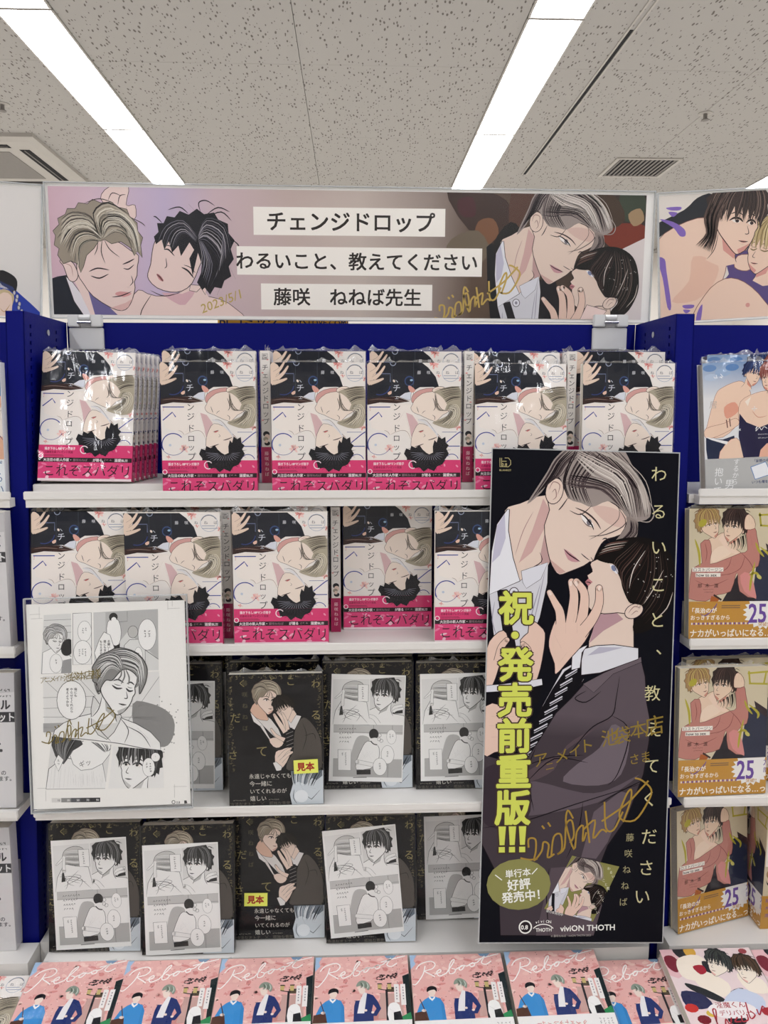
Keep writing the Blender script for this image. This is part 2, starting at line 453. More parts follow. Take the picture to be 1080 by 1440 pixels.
# ------------------------------------------------------------ drawings
LN = '#3a2a2c'
def zq(reg, sc, quad):     # quad given in a zoomed crop -> pixels
    return [(reg[0] + x / sc, reg[1] + y / sc) for x, y in quad]
def head(a, cx, cy, s, rot=0, flip=1, hair='#1d1c22', hl='#6a6870', dk='#0c0b10', skin='#efdccd', sh='#d5aa9f', ln=LN, shut=False, neck=True, swept=False, seed=1, bold=1.0):
    """a generic young man in three-quarter view; the face height is about s"""
    old = a.aff(s * flip, s, rot, cx, cy); r = random.Random(seed); lw = 0.014 * bold
    if neck:
        a.poly([(-.27, .1), (-.29, .45), (-.4, .72), (-.1, .8), (.16, .7), (.1, .55), (.12, .4)], skin); a.stroke([(-.27, .2), (-.28, .5), (-.38, .7)], lw, ln); a.stroke([(.1, .5), (.12, .6), (.16, .68)], lw, ln)
        a.poly([(-.2, .25), (-.02, .44), (.11, .52), (.1, .62), (-.12, .5)], sh)
    a.poly([(-.36, .2), (-.5, .0), (-.56, -.3), (-.44, -.62), (-.12, -.8), (.2, -.76), (.44, -.52), (.46, -.2), (.2, 0), (-.26, .1)], hair if swept else dk, sm=3)
    a.poly([(-.34, -.4), (.0, -.6), (.32, -.46), (.385, -.24), (.37, -.12), (.405, .0), (.375, .09), (.37, .18), (.33, .32), (.25, .45), (.16, .525), (.08, .515), (-.12, .34), (-.28, .18), (-.35, 0)], skin, sm=3, line=ln, lw=lw)
    a.poly([(.12, .45), (.25, .36), (.33, .3), (.25, .45), (.16, .52)], sh)
    a.poly([(-.36, -.1), (-.42, -.09), (-.45, .0), (-.4, .12), (-.33, .16)], skin, sm=3, line=ln, lw=lw)
    a.stroke([(-.41, -.04), (-.37, -.02), (-.38, .08)], lw, sh if bold < 1.3 else ln)
    for ex, w in ((.0, .12), (.27, .085)):
        a.stroke([(ex - w, -.155), (ex - .1 * w, -.205), (ex + w, -.16)], lw * 1.6, dk)
        if shut: a.stroke([(ex - w, -.065), (ex, -.015), (ex + w, -.045)], lw * 2.1, dk); a.stroke([(ex - w * .7, -.1), (ex, -.085), (ex + w * .6, -.095)], lw * .7, ln)
        else:
            a.poly([(ex - w * .7, -.045), (ex - w * .2, -.075), (ex + w * .7, -.055), (ex + w * .4, -.022), (ex - w * .3, -.02)], '#efe6df')
            a.ell(ex + w * .15, -.05, .034, .03, ln, n=10)
            a.stroke([(ex - w * 1.05, -.035), (ex - w * .4, -.095), (ex + w * .5, -.095), (ex + w * 1.05, -.045)], lw * 2.6, dk)
            a.stroke([(ex - w * .5, -.002), (ex + w * .6, -.006)], lw * .8, dk); a.stroke([(ex - w * .7, -.12), (ex + w * .6, -.125)], lw * .6, ln)
    a.stroke([(.21, .0), (.265, .125), (.235, .155), (.2, .15)], lw * 1.1, ln); a.stroke([(.2, .16), (.225, .165)], lw * 1.2, ln)
    a.poly([(.13, .29), (.2, .272), (.27, .288), (.2, .318)], sh, sm=3); a.stroke([(.11, .29), (.2, .296), (.285, .28)], lw * 1.4, ln); a.stroke([(.16, .345), (.22, .345)], lw * .8, ln, up=1)
    if swept:
        H = [(-.36, .14), (-.44, -.02), (-.54, -.06), (-.58, -.25), (-.62, -.34), (-.56, -.52), (-.5, -.64), (-.36, -.74), (-.2, -.86), (.02, -.88), (.24, -.84), (.42, -.72), (.54, -.54), (.57, -.3), (.54, -.12), (.5, .0), (.46, -.14), (.42, -.28), (.3, -.4), (.14, -.46), (.02, -.42), (-.06, -.3), (-.14, -.16), (-.26, -.14), (-.32, -.02)]
        a.poly(H, hair, sm=3, line=ln, lw=lw)
        G = [([(.02, -.5), (-.2, -.6), (-.4, -.5), (-.56, -.28)], [(-.04, -.36), (-.2, -.4), (-.3, -.28), (-.36, .08)], 9), ([(-.3, -.76), (.0, -.86), (.36, -.74), (.55, -.3)], [(.0, -.52), (.14, -.5), (.34, -.44), (.46, -.1)], 11), ([(-.5, -.62), (-.3, -.74), (-.1, -.7), (.02, -.5)], [(-.56, -.34), (-.36, -.5), (-.16, -.5), (-.02, -.4)], 6)]
        for g0, g1, n in G: a.strands(g0, g1, n, dk, .022 * bold, rnd=r); a.strands(g0, g1, n - 2, hl, .022, rnd=r)
        for P in ([(.04, -.46), (.1, -.3), (.06, -.12)], [(.08, -.46), (.2, -.3), (.22, -.14)], [(.0, -.44), (.02, -.3), (-.04, -.18)], [(.3, -.44), (.4, -.3), (.37, -.18)]): a.stroke(P, .026, hair); a.stroke([(x + .012, y) for x, y in P], .012, dk)
    else:
        H = [(-.42, .22), (-.46, .1), (-.52, .14), (-.53, -.02), (-.6, -.04), (-.56, -.24), (-.62, -.36), (-.52, -.46), (-.5, -.62), (-.38, -.66), (-.3, -.8), (-.14, -.8), (.02, -.88), (.16, -.8), (.32, -.8), (.4, -.66), (.52, -.56), (.49, -.4), (.54, -.26), (.47, -.12), (.45, .04), (.4, -.1), (.38, -.28), (.34, -.1), (.28, -.28), (.24, -.07), (.16, -.3), (.12, -.06), (.06, -.3), (-.02, -.04), (-.08, -.3), (-.16, -.0), (-.2, -.26), (-.28, .0), (-.31, -.1), (-.34, .1), (-.37, .0)]
        a.poly(H, hair, line=ln if hair > '#5' else None, lw=lw)
        G = [([(-.02, -.78), (-.34, -.66), (-.5, -.3), (-.46, .1)], [(.0, -.7), (-.12, -.5), (-.16, -.3), (-.16, -.04)], 10), ([(.0, -.74), (.0, -.5), (-.02, -.3), (-.04, -.06)], [(.1, -.8), (.36, -.64), (.46, -.36), (.43, -.02)], 11)]
        for g0, g1, n in G: a.strands(g0, g1, n, hl, .014, rnd=r); a.strands(g0, g1, 5, dk, .02, rnd=r)
        for i in range(7):
            x = r.uniform(-.45, .4); a.stroke([(x * .8, -.7), (x, -.84 + abs(x) * .25), (x * 1.25 + r.uniform(-.04, .04), -.88 + abs(x) * .5)], .022, dk)
    a.up(); a.A = old

def couple(a, suits=True, simple=False):
    """two men in suits leaning close, drawn in the poster's own coordinates (about 1000 wide)"""
    S, SH, L = '#e3cdbf', '#c09d9a', '#33242a'
    a.poly([(100, 330), (180, 290), (310, 245), (345, 320), (325, 450), (345, 590), (300, 625), (215, 720), (160, 640), (120, 480)], S, sm=3, line=L)
    a.poly([(300, 262), (338, 322), (318, 400), (250, 540), (180, 600), (250, 420)], '#cfa9a4')
    a.poly([(318, 410), (345, 590), (300, 622), (296, 540)], SH)
    a.stroke([(250, 330), (200, 430), (160, 560)], 4, '#b08a88')
    a.stroke([(290, 540), (300, 590), (215, 640), (195, 640)], 5, L, up=1)
    # shirt of the fair man
    a.poly([(30, 760), (190, 690), (335, 592), (335, 700), (300, 880), (230, 1060), (120, 1080), (60, 980)], '#d5d4db', sm=0, line=L)
    a.poly([(70, 742), (120, 736), (150, 900), (190, 1080), (140, 1120), (110, 980)], '#15131a')
    for P in ([(300, 700), (260, 850), (240, 960)], [(320, 640), (290, 800), (270, 900)], [(60, 800), (50, 900), (80, 990)]): a.stroke(P, 5, '#9a97a6')
    a.poly([(112, 322), (124, 322), (122, 430), (150, 570), (190, 692), (30, 765), (36, 540), (60, 400)], '#e6e6ec', sm=0, line=L, lw=4)
    a.poly([(100, 345), (108, 470), (80, 560), (40, 600), (60, 410)], '#c2bfd2')
    a.poly([(195, 640), (250, 620), (335, 592), (300, 680), (225, 730), (205, 700)], '#dcdce4', line=L)
    a.ell(160, 752, 24, 26, '#e2e2ea', line=L, lw=4); a.ell(160, 752, 9, 11, '#8d8a99')
    # face of the fair man
    a.poly([(322, 230), (420, 190), (600, 240), (742, 330), (745, 375), (716, 440), (650, 462), (615, 490), (588, 545), (574, 583), (556, 584), (525, 606), (440, 642), (398, 655), (370, 630), (343, 575), (322, 490), (310, 400), (335, 320)], S, sm=2, line=L, lw=4)
    a.poly([(345, 575), (430, 640), (398, 652), (372, 630)], '#cda79e', sm=0)
    a.poly([(560, 300), (660, 300), (738, 345), (720, 400), (640, 380)], '#d8b9ae', sm=3)
    a.ell(358, 222, 46, 68, S, rot=12, line=L, lw=4)
    a.stroke([(330, 215), (350, 175), (385, 190), (375, 240)], 5, '#9c7a76'); a.stroke([(345, 230), (362, 212), (368, 250), (350, 268)], 5, '#9c7a76', up=1)
    a.stroke([(470, 305), (530, 330), (580, 370), (610, 415)], 9, '#4a3a3a')
    a.poly([(500, 340), (530, 352), (565, 385), (575, 408), (540, 395), (512, 370)], '#efe9e6')
    a.ell(546, 380, 13, 17, '#77727a', n=12)
    a.stroke([(495, 333), (525, 352), (560, 392), (572, 420)], 8, '#1b1418'); a.stroke([(508, 365), (535, 395), (565, 405)], 4, '#4a3a3a')
    a.stroke([(618, 468), (640, 462), (668, 492)], 7, '#2a2024'); a.stroke([(622, 485), (640, 495), (655, 500)], 4, '#2a2024')
    a.stroke([(508, 542), (530, 560), (556, 578)], 5, L); a.stroke([(560, 560), (572, 578), (560, 586)], 4, L)
    a.poly([(418, 522), (455, 543), (500, 580), (478, 588), (440, 575)], '#c5949a', sm=2)
    a.stroke([(416, 520), (445, 548), (480, 570), (505, 585)], 7, '#3b1f26', up=1)
    # hair of the fair man
    a.poly([(318, 120), (350, 60), (400, 8), (440, -15), (690, -10), (760, 70), (830, 180), (865, 270), (868, 345), (800, 372), (748, 352), (702, 296), (640, 268), (560, 300), (500, 280), (440, 262), (405, 200), (380, 150), (330, 165), (290, 230), (215, 292), (275, 190)], '#9b8f8a', sm=3)
    D, Hh = ['#241c20', '#3c3135', '#5d5050'], ['#d9d0c9', '#c3b8b0']
    a.strands([(420, 0), (360, 60), (310, 150), (225, 285)], [(500, 20), (430, 80), (390, 140), (340, 165)], 12, D, 8)
    a.strands([(460, 0), (420, 90), (400, 180), (430, 260)], [(660, 20), (560, 120), (520, 190), (560, 290)], 16, D, 7)
    a.strands([(460, 10), (560, 60), (700, 150), (760, 350)], [(690, 0), (790, 110), (850, 230), (860, 345)], 18, D, 7)
    a.strands([(470, 60), (560, 150), (660, 200), (720, 300)], [(470, 10), (600, 60), (740, 150), (800, 360)], 12, Hh, 7)
    a.strands([(400, 180), (480, 200), (600, 210), (700, 290)], [(440, 130), (560, 140), (700, 200), (770, 340)], 9, D, 6)
    a.strands([(640, 10), (760, 90), (840, 200), (865, 330)], [(560, 10), (680, 60), (790, 170), (840, 340)], 7, Hh, 8)
    a.poly([(745, 345), (800, 368), (806, 400), (800, 450), (762, 468), (700, 480), (655, 510), (715, 440), (745, 385)], '#8f827d', sm=3)
    a.strands([(760, 360), (760, 420), (700, 480)], [(800, 370), (805, 430), (770, 465)], 6, D, 6)
    a.stroke([(690, 290), (740, 380), (640, 440), (545, 452)], 5, '#4c4142'); a.stroke([(700, 290), (700, 360), (620, 430), (550, 470)], 4, '#6a5d5a')
    a.stroke([(560, 290), (500, 340), (440, 320)], 5, '#3c3135'); a.stroke([(430, 255), (400, 300), (382, 320)], 6, '#3c3135')
    a.stroke([(850, 250), (890, 320), (865, 370), (800, 365)], 6, '#a79c96'); a.stroke([(740, 60), (840, 160), (880, 300)], 4, '#bdb3ac', up=1)
    # dark-haired man
    a.poly([(600, 860), (710, 838), (800, 870), (806, 1040), (565, 1050), (565, 1000), (590, 920)], S, line=L, lw=4)
    a.poly([(605, 862), (705, 845), (745, 882), (640, 945), (568, 1010), (590, 920)], '#b8939a', sm=0)
    a.poly([(565, 586), (640, 560), (700, 600), (760, 700), (790, 790), (795, 850), (712, 848), (640, 855), (570, 835), (548, 800), (545, 760), (550, 712), (534, 690), (552, 672), (545, 655), (572, 636), (564, 612)], S, sm=2, line=L, lw=4)
    a.poly([(535, 690), (552, 672), (575, 690), (552, 712)], '#bf7f84')
    a.stroke([(536, 652), (556, 650)], 5, L); a.stroke([(535, 690), (556, 692), (566, 698)], 5, L)
    a.poly([(662, 596), (690, 600), (722, 640), (700, 645), (672, 622)], '#eceaf0'); a.ell(684, 616, 12, 17, '#7e86a4', rot=-30, n=12)
    a.stroke([(650, 590), (680, 590), (730, 640)], 8, '#120d10'); a.stroke([(640, 560), (700, 560), (740, 600)], 5, '#2a1d20')
    a.stroke([(668, 625), (700, 652)], 4, '#3a2a2c'); a.ell(548, 718, 4, 4, '#3a2a2c', n=8)
    a.ell(800, 838, 52, 36, S, rot=-28, line=L, lw=4); a.stroke([(770, 850), (800, 815), (835, 822)], 5, '#9c7a76'); a.stroke([(785, 860), (810, 838), (822, 842)], 4, '#9c7a76', up=1)
    a.poly([(582, 552), (640, 492), (720, 460), (830, 452), (920, 478), (990, 545), (1015, 640), (1010, 760), (970, 850), (905, 925), (812, 955), (800, 900), (852, 850), (852, 812), (800, 800), (770, 790), (735, 720), (722, 668), (690, 600), (640, 588), (600, 575)], '#14100f', sm=3)
    a.strands([(800, 470), (740, 520), (680, 580), (720, 660)], [(880, 500), (840, 600), (780, 700), (770, 790)], 10, ['#3f2c28', '#3d2a27', '#5b4842'], 4)
    a.strands([(860, 480), (860, 600), (840, 700), (800, 790)], [(960, 540), (980, 680), (940, 820), (860, 910)], 9, ['#3f2c28', '#2f2220', '#6b5a52'], 4)
    a.strands([(640, 492), (680, 480), (760, 470)], [(590, 560), (640, 540), (720, 520)], 6, ['#6b4c44', '#bbaea6'], 5)
    a.stroke([(1005, 735), (975, 820), (910, 885)], 5, '#c9bdb4'); a.stroke([(950, 620), (900, 720), (850, 800)], 5, '#c9bdb4'); a.stroke([(850, 520), (790, 620), (770, 720)], 5, '#d6ccc4')
    r = random.Random(3)
    for i in range(26): a.ell(r.uniform(760, 1000), r.uniform(540, 780), 2.5, 2.5, '#d8d2cc', n=6, up=0)
    for i in range(14): a.ell(r.uniform(420, 760), r.uniform(80, 240), 2.5, 2.5, '#efe8e0', n=6, up=0)
    a.up()
    # collar, shirt and tie of the dark-haired man
    if suits:
        a.poly([(330, 1340), (430, 1150), (520, 1100), (545, 1200), (480, 1300), (380, 1480), (240, 1680), (220, 1600)], '#d8d6dd', line=L)
        T = [(440, 1160), (520, 1105), (548, 1190), (470, 1330), (330, 1560), (215, 1690), (215, 1570), (300, 1400), (380, 1250)]
        a.poly(T, '#100e14')
        for i in range(11):
            t = i / 10; x, y = 478 - 250 * t, 1160 + 480 * t
            a.stroke([(x - 32 - 14 * t, y + 26), (x + 30, y - 12)], 7, '#cfcdd6', taper=0); a.stroke([(x - 32 - 14 * t, y + 38), (x + 30, y)], 3, '#cfcdd6', taper=0)
        a.up()
        G = lambda x, y: '#5e535a' if y < 1500 else '#453c42'
        a.poly([(545, 1225), (640, 1168), (845, 1090), (872, 1180), (885, 1320), (908, 1420), (905, 1520), (880, 1700), (800, 1930), (700, 2080), (660, 2190), (640, 2560), (140, 2560), (120, 2250), (20, 2060), (10, 1600), (230, 1660), (330, 1500), (400, 1380), (480, 1300)], G, line='#1b151b', lw=5)
        a.poly([(540, 1225), (650, 1165), (845, 1078), (850, 1105), (700, 1170), (600, 1270)], '#6c6067', line='#1b151b')
        a.poly([(700, 1440), (760, 1460), (800, 1520), (760, 1700), (640, 1760), (450, 1740), (520, 1650), (640, 1560)], '#6f646c', sm=3)
        a.poly([(240, 1700), (480, 1560), (640, 1440), (720, 1400), (500, 1520), (430, 1600), (400, 1680), (280, 1740)], '#57494f', sm=3)
        a.poly([(300, 1740), (560, 1800), (700, 1780), (860, 1700), (640, 1850), (300, 1920), (240, 1900), (250, 1780)], '#5f545c', sm=3)
        a.poly([(20, 1700), (110, 1650), (260, 1700), (280, 1900), (200, 1990), (60, 1980), (20, 1900)], '#392f37', sm=3)
        a.poly([(620, 1900), (760, 1790), (800, 1800), (700, 2060), (640, 2150), (560, 2140)], '#665a62')
        a.poly([(400, 2200), (640, 2180), (680, 2400), (640, 2560), (330, 2560)], '#5a4e55')
        for P in ([(735, 1180), (720, 1300), (700, 1390), (600, 1450), (520, 1540), (450, 1640)], [(700, 1390), (780, 1440), (790, 1540), (740, 1700), (690, 1760)], [(560, 1260), (500, 1300), (560, 1320), (640, 1260)], [(20, 1990), (250, 1950), (520, 1860), (900, 1740)], [(560, 1850), (540, 2000), (480, 2150)], [(240, 1660), (400, 1610), (560, 1600)], [(260, 1740), (400, 1620), (580, 1640)], [(640, 1860), (760, 1790), (900, 1720)], [(390, 2200), (380, 2350), (400, 2560)], [(300, 1560), (260, 1700), (300, 1900)]):
            a.stroke(P, 6, '#191319')
        a.up()
    a.poly([(540, 1040), (605, 1022), (700, 1016), (830, 1032), (832, 1090), (700, 1140), (630, 1165), (530, 1178), (528, 1100)], '#dcdce2', sm=0, line=L, lw=4)
    a.poly([(620, 1030), (750, 1030), (640, 1060), (560, 1075)], '#b9b6c6'); a.poly([(478, 1062), (535, 1028), (560, 1020), (530, 1060), (522, 1140), (476, 1152)], '#e4e4ea', line=L, lw=4)
    # hand at the chin
    K = '#e6c6b6'
    a.poly([(395, 880), (450, 900), (520, 900), (575, 920), (545, 1000), (470, 1090), (395, 1175), (385, 1120), (352, 1030), (362, 950)], K, sm=3, line=L, lw=4)
    a.limb([(347, 748), (378, 800), (405, 850), (415, 930)], 26, 52, K, L, 6)
    a.limb([(463, 692), (478, 760), (474, 840), (462, 940)], 36, 58, K, L, 6)
    a.limb([(488, 690), (530, 745), (532, 830), (515, 930)], 34, 56, K, L, 6)
    a.limb([(610, 722), (612, 800), (580, 880), (520, 960)], 34, 60, K, L, 6)
    a.poly([(392, 900), (440, 905), (500, 905), (530, 960), (470, 1060), (400, 1100), (372, 1010)], K, sm=3)
    for P in ([(478, 900), (484, 860)], [(438, 900), (440, 960)], [(500, 905), (500, 960)], [(352, 765), (372, 758)], [(380, 970), (420, 1040)], [(415, 1110), (450, 1060)]): a.stroke(P, 4, '#a5807a')
    for x, y, q in ((350, 752, -30), (458, 700, 0), (488, 700, -20), (612, 722, 5)): a.ell(x, y, 8, 14, '#f2ddd2', rot=q, n=10, up=0)
    a.up()
    if suits:
        a.poly([(250, 890), (320, 940), (332, 990), (320, 1100), (300, 1190), (270, 1240), (200, 1230), (215, 1100), (200, 1000), (240, 960)], K, sm=2, line=L, lw=4)
        a.poly([(60, 980), (110, 950), (135, 990), (120, 1050), (90, 1150), (60, 1240), (20, 1250), (20, 1060)], K, sm=2, line=L, lw=4)
        a.limb([(130, 1000), (100, 1040), (85, 1110)], 26, 40, K, L, 5); a.limb([(215, 1020), (245, 1060), (225, 1130)], 26, 44, K, L, 5)
        a.poly([(20, 1240), (120, 1230), (320, 1200), (325, 1235), (200, 1262), (20, 1275)], '#dedde4', line=L)
        a.poly([(20, 1275), (200, 1262), (330, 1230), (300, 1330), (180, 1360), (20, 1350)], '#0e0d13')
        a.poly([(20, 1350), (120, 1345), (250, 1365), (265, 1400), (210, 1440), (250, 1500), (200, 1560), (80, 1590), (20, 1600)], K, sm=2, line=L, lw=4)
        for P in ([(60, 1400), (180, 1400)], [(50, 1450), (200, 1450)], [(60, 1510), (210, 1500)]): a.stroke(P, 4, '#a5807a')
        a.up()

def gold_sign(a, x, y, s, col, w, rot=0, seed=0):    # flowing felt-pen signature
    old = a.aff(s, s, rot, x, y)
    for P in ([(0, 88), (18, 96), (36, 98)], [(22, 70), (26, 52), (40, 56), (36, 80), (28, 100), (48, 84), (56, 66), (66, 74), (58, 100), (74, 96)], [(66, 100), (80, 60), (96, 58), (92, 90), (80, 98), (98, 88), (112, 40), (126, 34), (124, 66), (112, 80)],
              [(60, 30), (64, 38)], [(74, 26), (78, 36)], [(130, 30), (122, 10), (112, 40), (118, 96), (132, 60), (148, 50), (140, 84), (152, 66)], [(160, 20), (154, 90)], [(148, 58), (176, 44), (164, 82), (186, 68), (196, 76)],
              [(205, 10), (196, 66), (212, 74), (240, 40)], [(190, 50), (250, 26), (290, 0), (310, -14)], [(236, 62), (262, 20), (268, -4), (252, 10), (230, 50), (262, 64), (300, 30), (312, 6), (296, -18), (282, -26)]):
        a.stroke(P, w / s, col, taper=0)
    a.up(); a.A = old

def art_poster(w, h, quad):
    a = Art(w, h, '#0b0c15')
    a.view(quad)
    a.aff(1 / 3.724, ox=0, oy=0, tx=680, ty=630)
    # the couple was laid out in a flat frame; ease it into the sheet
    a.view(); a.aff(w / 985, h / 2585, ox=28, oy=12)
    couple(a)
    a.view(quad)
    A1 = lambda: (a.view(quad), a.aff(1 / 3.724, tx=680, ty=630))
    A2 = lambda: (a.view(quad), a.aff(1 / 3.724, tx=675, ty=970))
    a.up(2); A1()
    Gd = '#b9ad7c'
    for P in ([(75, 60), (75, 108), (120, 108), (132, 95), (132, 75), (120, 60), (100, 60)], [(84, 60), (84, 108)], [(84, 78), (110, 78)]): a.stroke(P, 3.5, Gd, sm=0, taper=0)
    a.text('0.8', 84, 96, 24, Gd, 0.02); a.text('BLANKET', 72, 126, 13, Gd, 0.02, sx=1.15)
    for ch, x, y in (('わ', 925, 140), ('る', 922, 345), ('い', 920, 540), ('こ', 915, 740), ('と', 908, 930), ('、', 945, 1075)): a.text(ch, x, y - 50, 92, '#cfc79a', vert=True)
    YG = '#d5dc62'
    def big(ch, x, y, s):
        a.text(ch, x, y - s * .5, s, '#4a3a30', 0.075, vert=True); a.text(ch, x, y - s * .5, s, YG, 0.035, vert=True)
    big('祝', 165, 862, 185); a.ell(160, 1008, 25, 25, '#4a3a30'); a.ell(160, 1008, 20, 20, YG); big('発', 165, 1160, 185)
    A2()
    big('売', 180, 80, 185); big('前', 178, 265, 185); big('重', 175, 450, 185); big('版', 172, 635, 185)
    for i in range(3):
        x = 118 + 52 * i
        for c, k in (('#4a3a30', 7), (YG, 0)):
            a.poly([(x - 18 - k, 730 - k), (x + 20 + k, 730 - k), (x + 13 + k, 825 + k), (x - 12 - k, 825 + k)], c); a.poly([(x - 16 - k, 834 - k), (x + 15 + k, 834 - k), (x + 15 + k, 862 + k), (x - 16 - k, 862 + k)], c)
    for ch, x, y in (('教', 900, 50), ('え', 905, 240), ('て', 895, 430), ('く', 880, 600), ('だ', 878, 795), ('さ', 862, 955), ('い', 840, 1100)): a.text(ch, x, y - 45, 88, '#cfc79a', vert=True)
    for i, ch in enumerate('藤咲ねねば'): a.text(ch, 778 - i * 9, 775 + i * 82, 44, '#aaa27c', vert=True)
    OG = '#8d7736'
    for ch, x, y, s in (('ア', 310, 400, 80), ('ニ', 360, 430, 50), ('メ', 420, 380, 80), ('イ', 490, 355, 70), ('ト', 550, 330, 80), ('池', 670, 290, 95), ('袋', 735, 280, 95), ('本', 820, 250, 95), ('店', 905, 230, 110), ('さま', 800, 400, 60)):
        a.text(ch, x - s / 2, y, s, OG, 0.004, rot=-12, skew=.15)
    gold_sign(a, 170, 690, 2.35, '#a8883c', 9, rot=-12)
    a.ell(205, 1025, 163, 128, '#8e8c55'); W = '#f4f4ee'
    a.text('単行本', 200, 968, 44, W, 0.02, rot=-5, align='C'); a.text('好評', 205, 1025, 60, W, 0.03, rot=-5, align='C'); a.text('発売中！', 215, 1085, 58, W, 0.03, rot=-5, align='C')
    a.stroke([(85, 975), (120, 1002)], 5, W, taper=0); a.stroke([(300, 945), (272, 975)], 5, W, taper=0)
    # small tilted picture of the book
    q = [(478, 885), (722, 945), (585, 1220), (335, 1150)]
    a.poly(q, '#8a874f'); a.clip(q)
    old = a.aff(.30, .30, 12, 400, 850); couple(a); a.A = old
    a.clip()
    for i, ch in enumerate('わるいこと教えてください'): a.text(ch, 668 - i * 9 + (i % 3) * 20, 945 + i * 20, 17, '#e8e4d0', vert=True)
    a.text('単行本発売中', 345, 1160, 15, W, rot=15)
    a.ell(240, 1240, 34, 34, W); a.ell(240, 1240, 27, 27, '#2a2226'); a.text('0.8', 217, 1240, 30, W, 0.03)
    for i, ch in enumerate('viviON'): a.text(ch, 292 + i * 13, 1216 - math.sin(i / 5 * 3.1) * 4, 20, W, 0.02)
    a.stroke([(280, 1248), (300, 1234), (330, 1228), (360, 1234), (382, 1250)], 5, W, taper=0); a.text('THOTH', 292, 1255, 25, W, 0.03, sx=.95)
    a.text('viviON THOTH', 418, 1250, 41, W, 0.025, sx=1.03); a.text('© 藤咲ねねば / viviON THOTH 2023', 370, 1288, 13, '#b9b4ae')
    return a

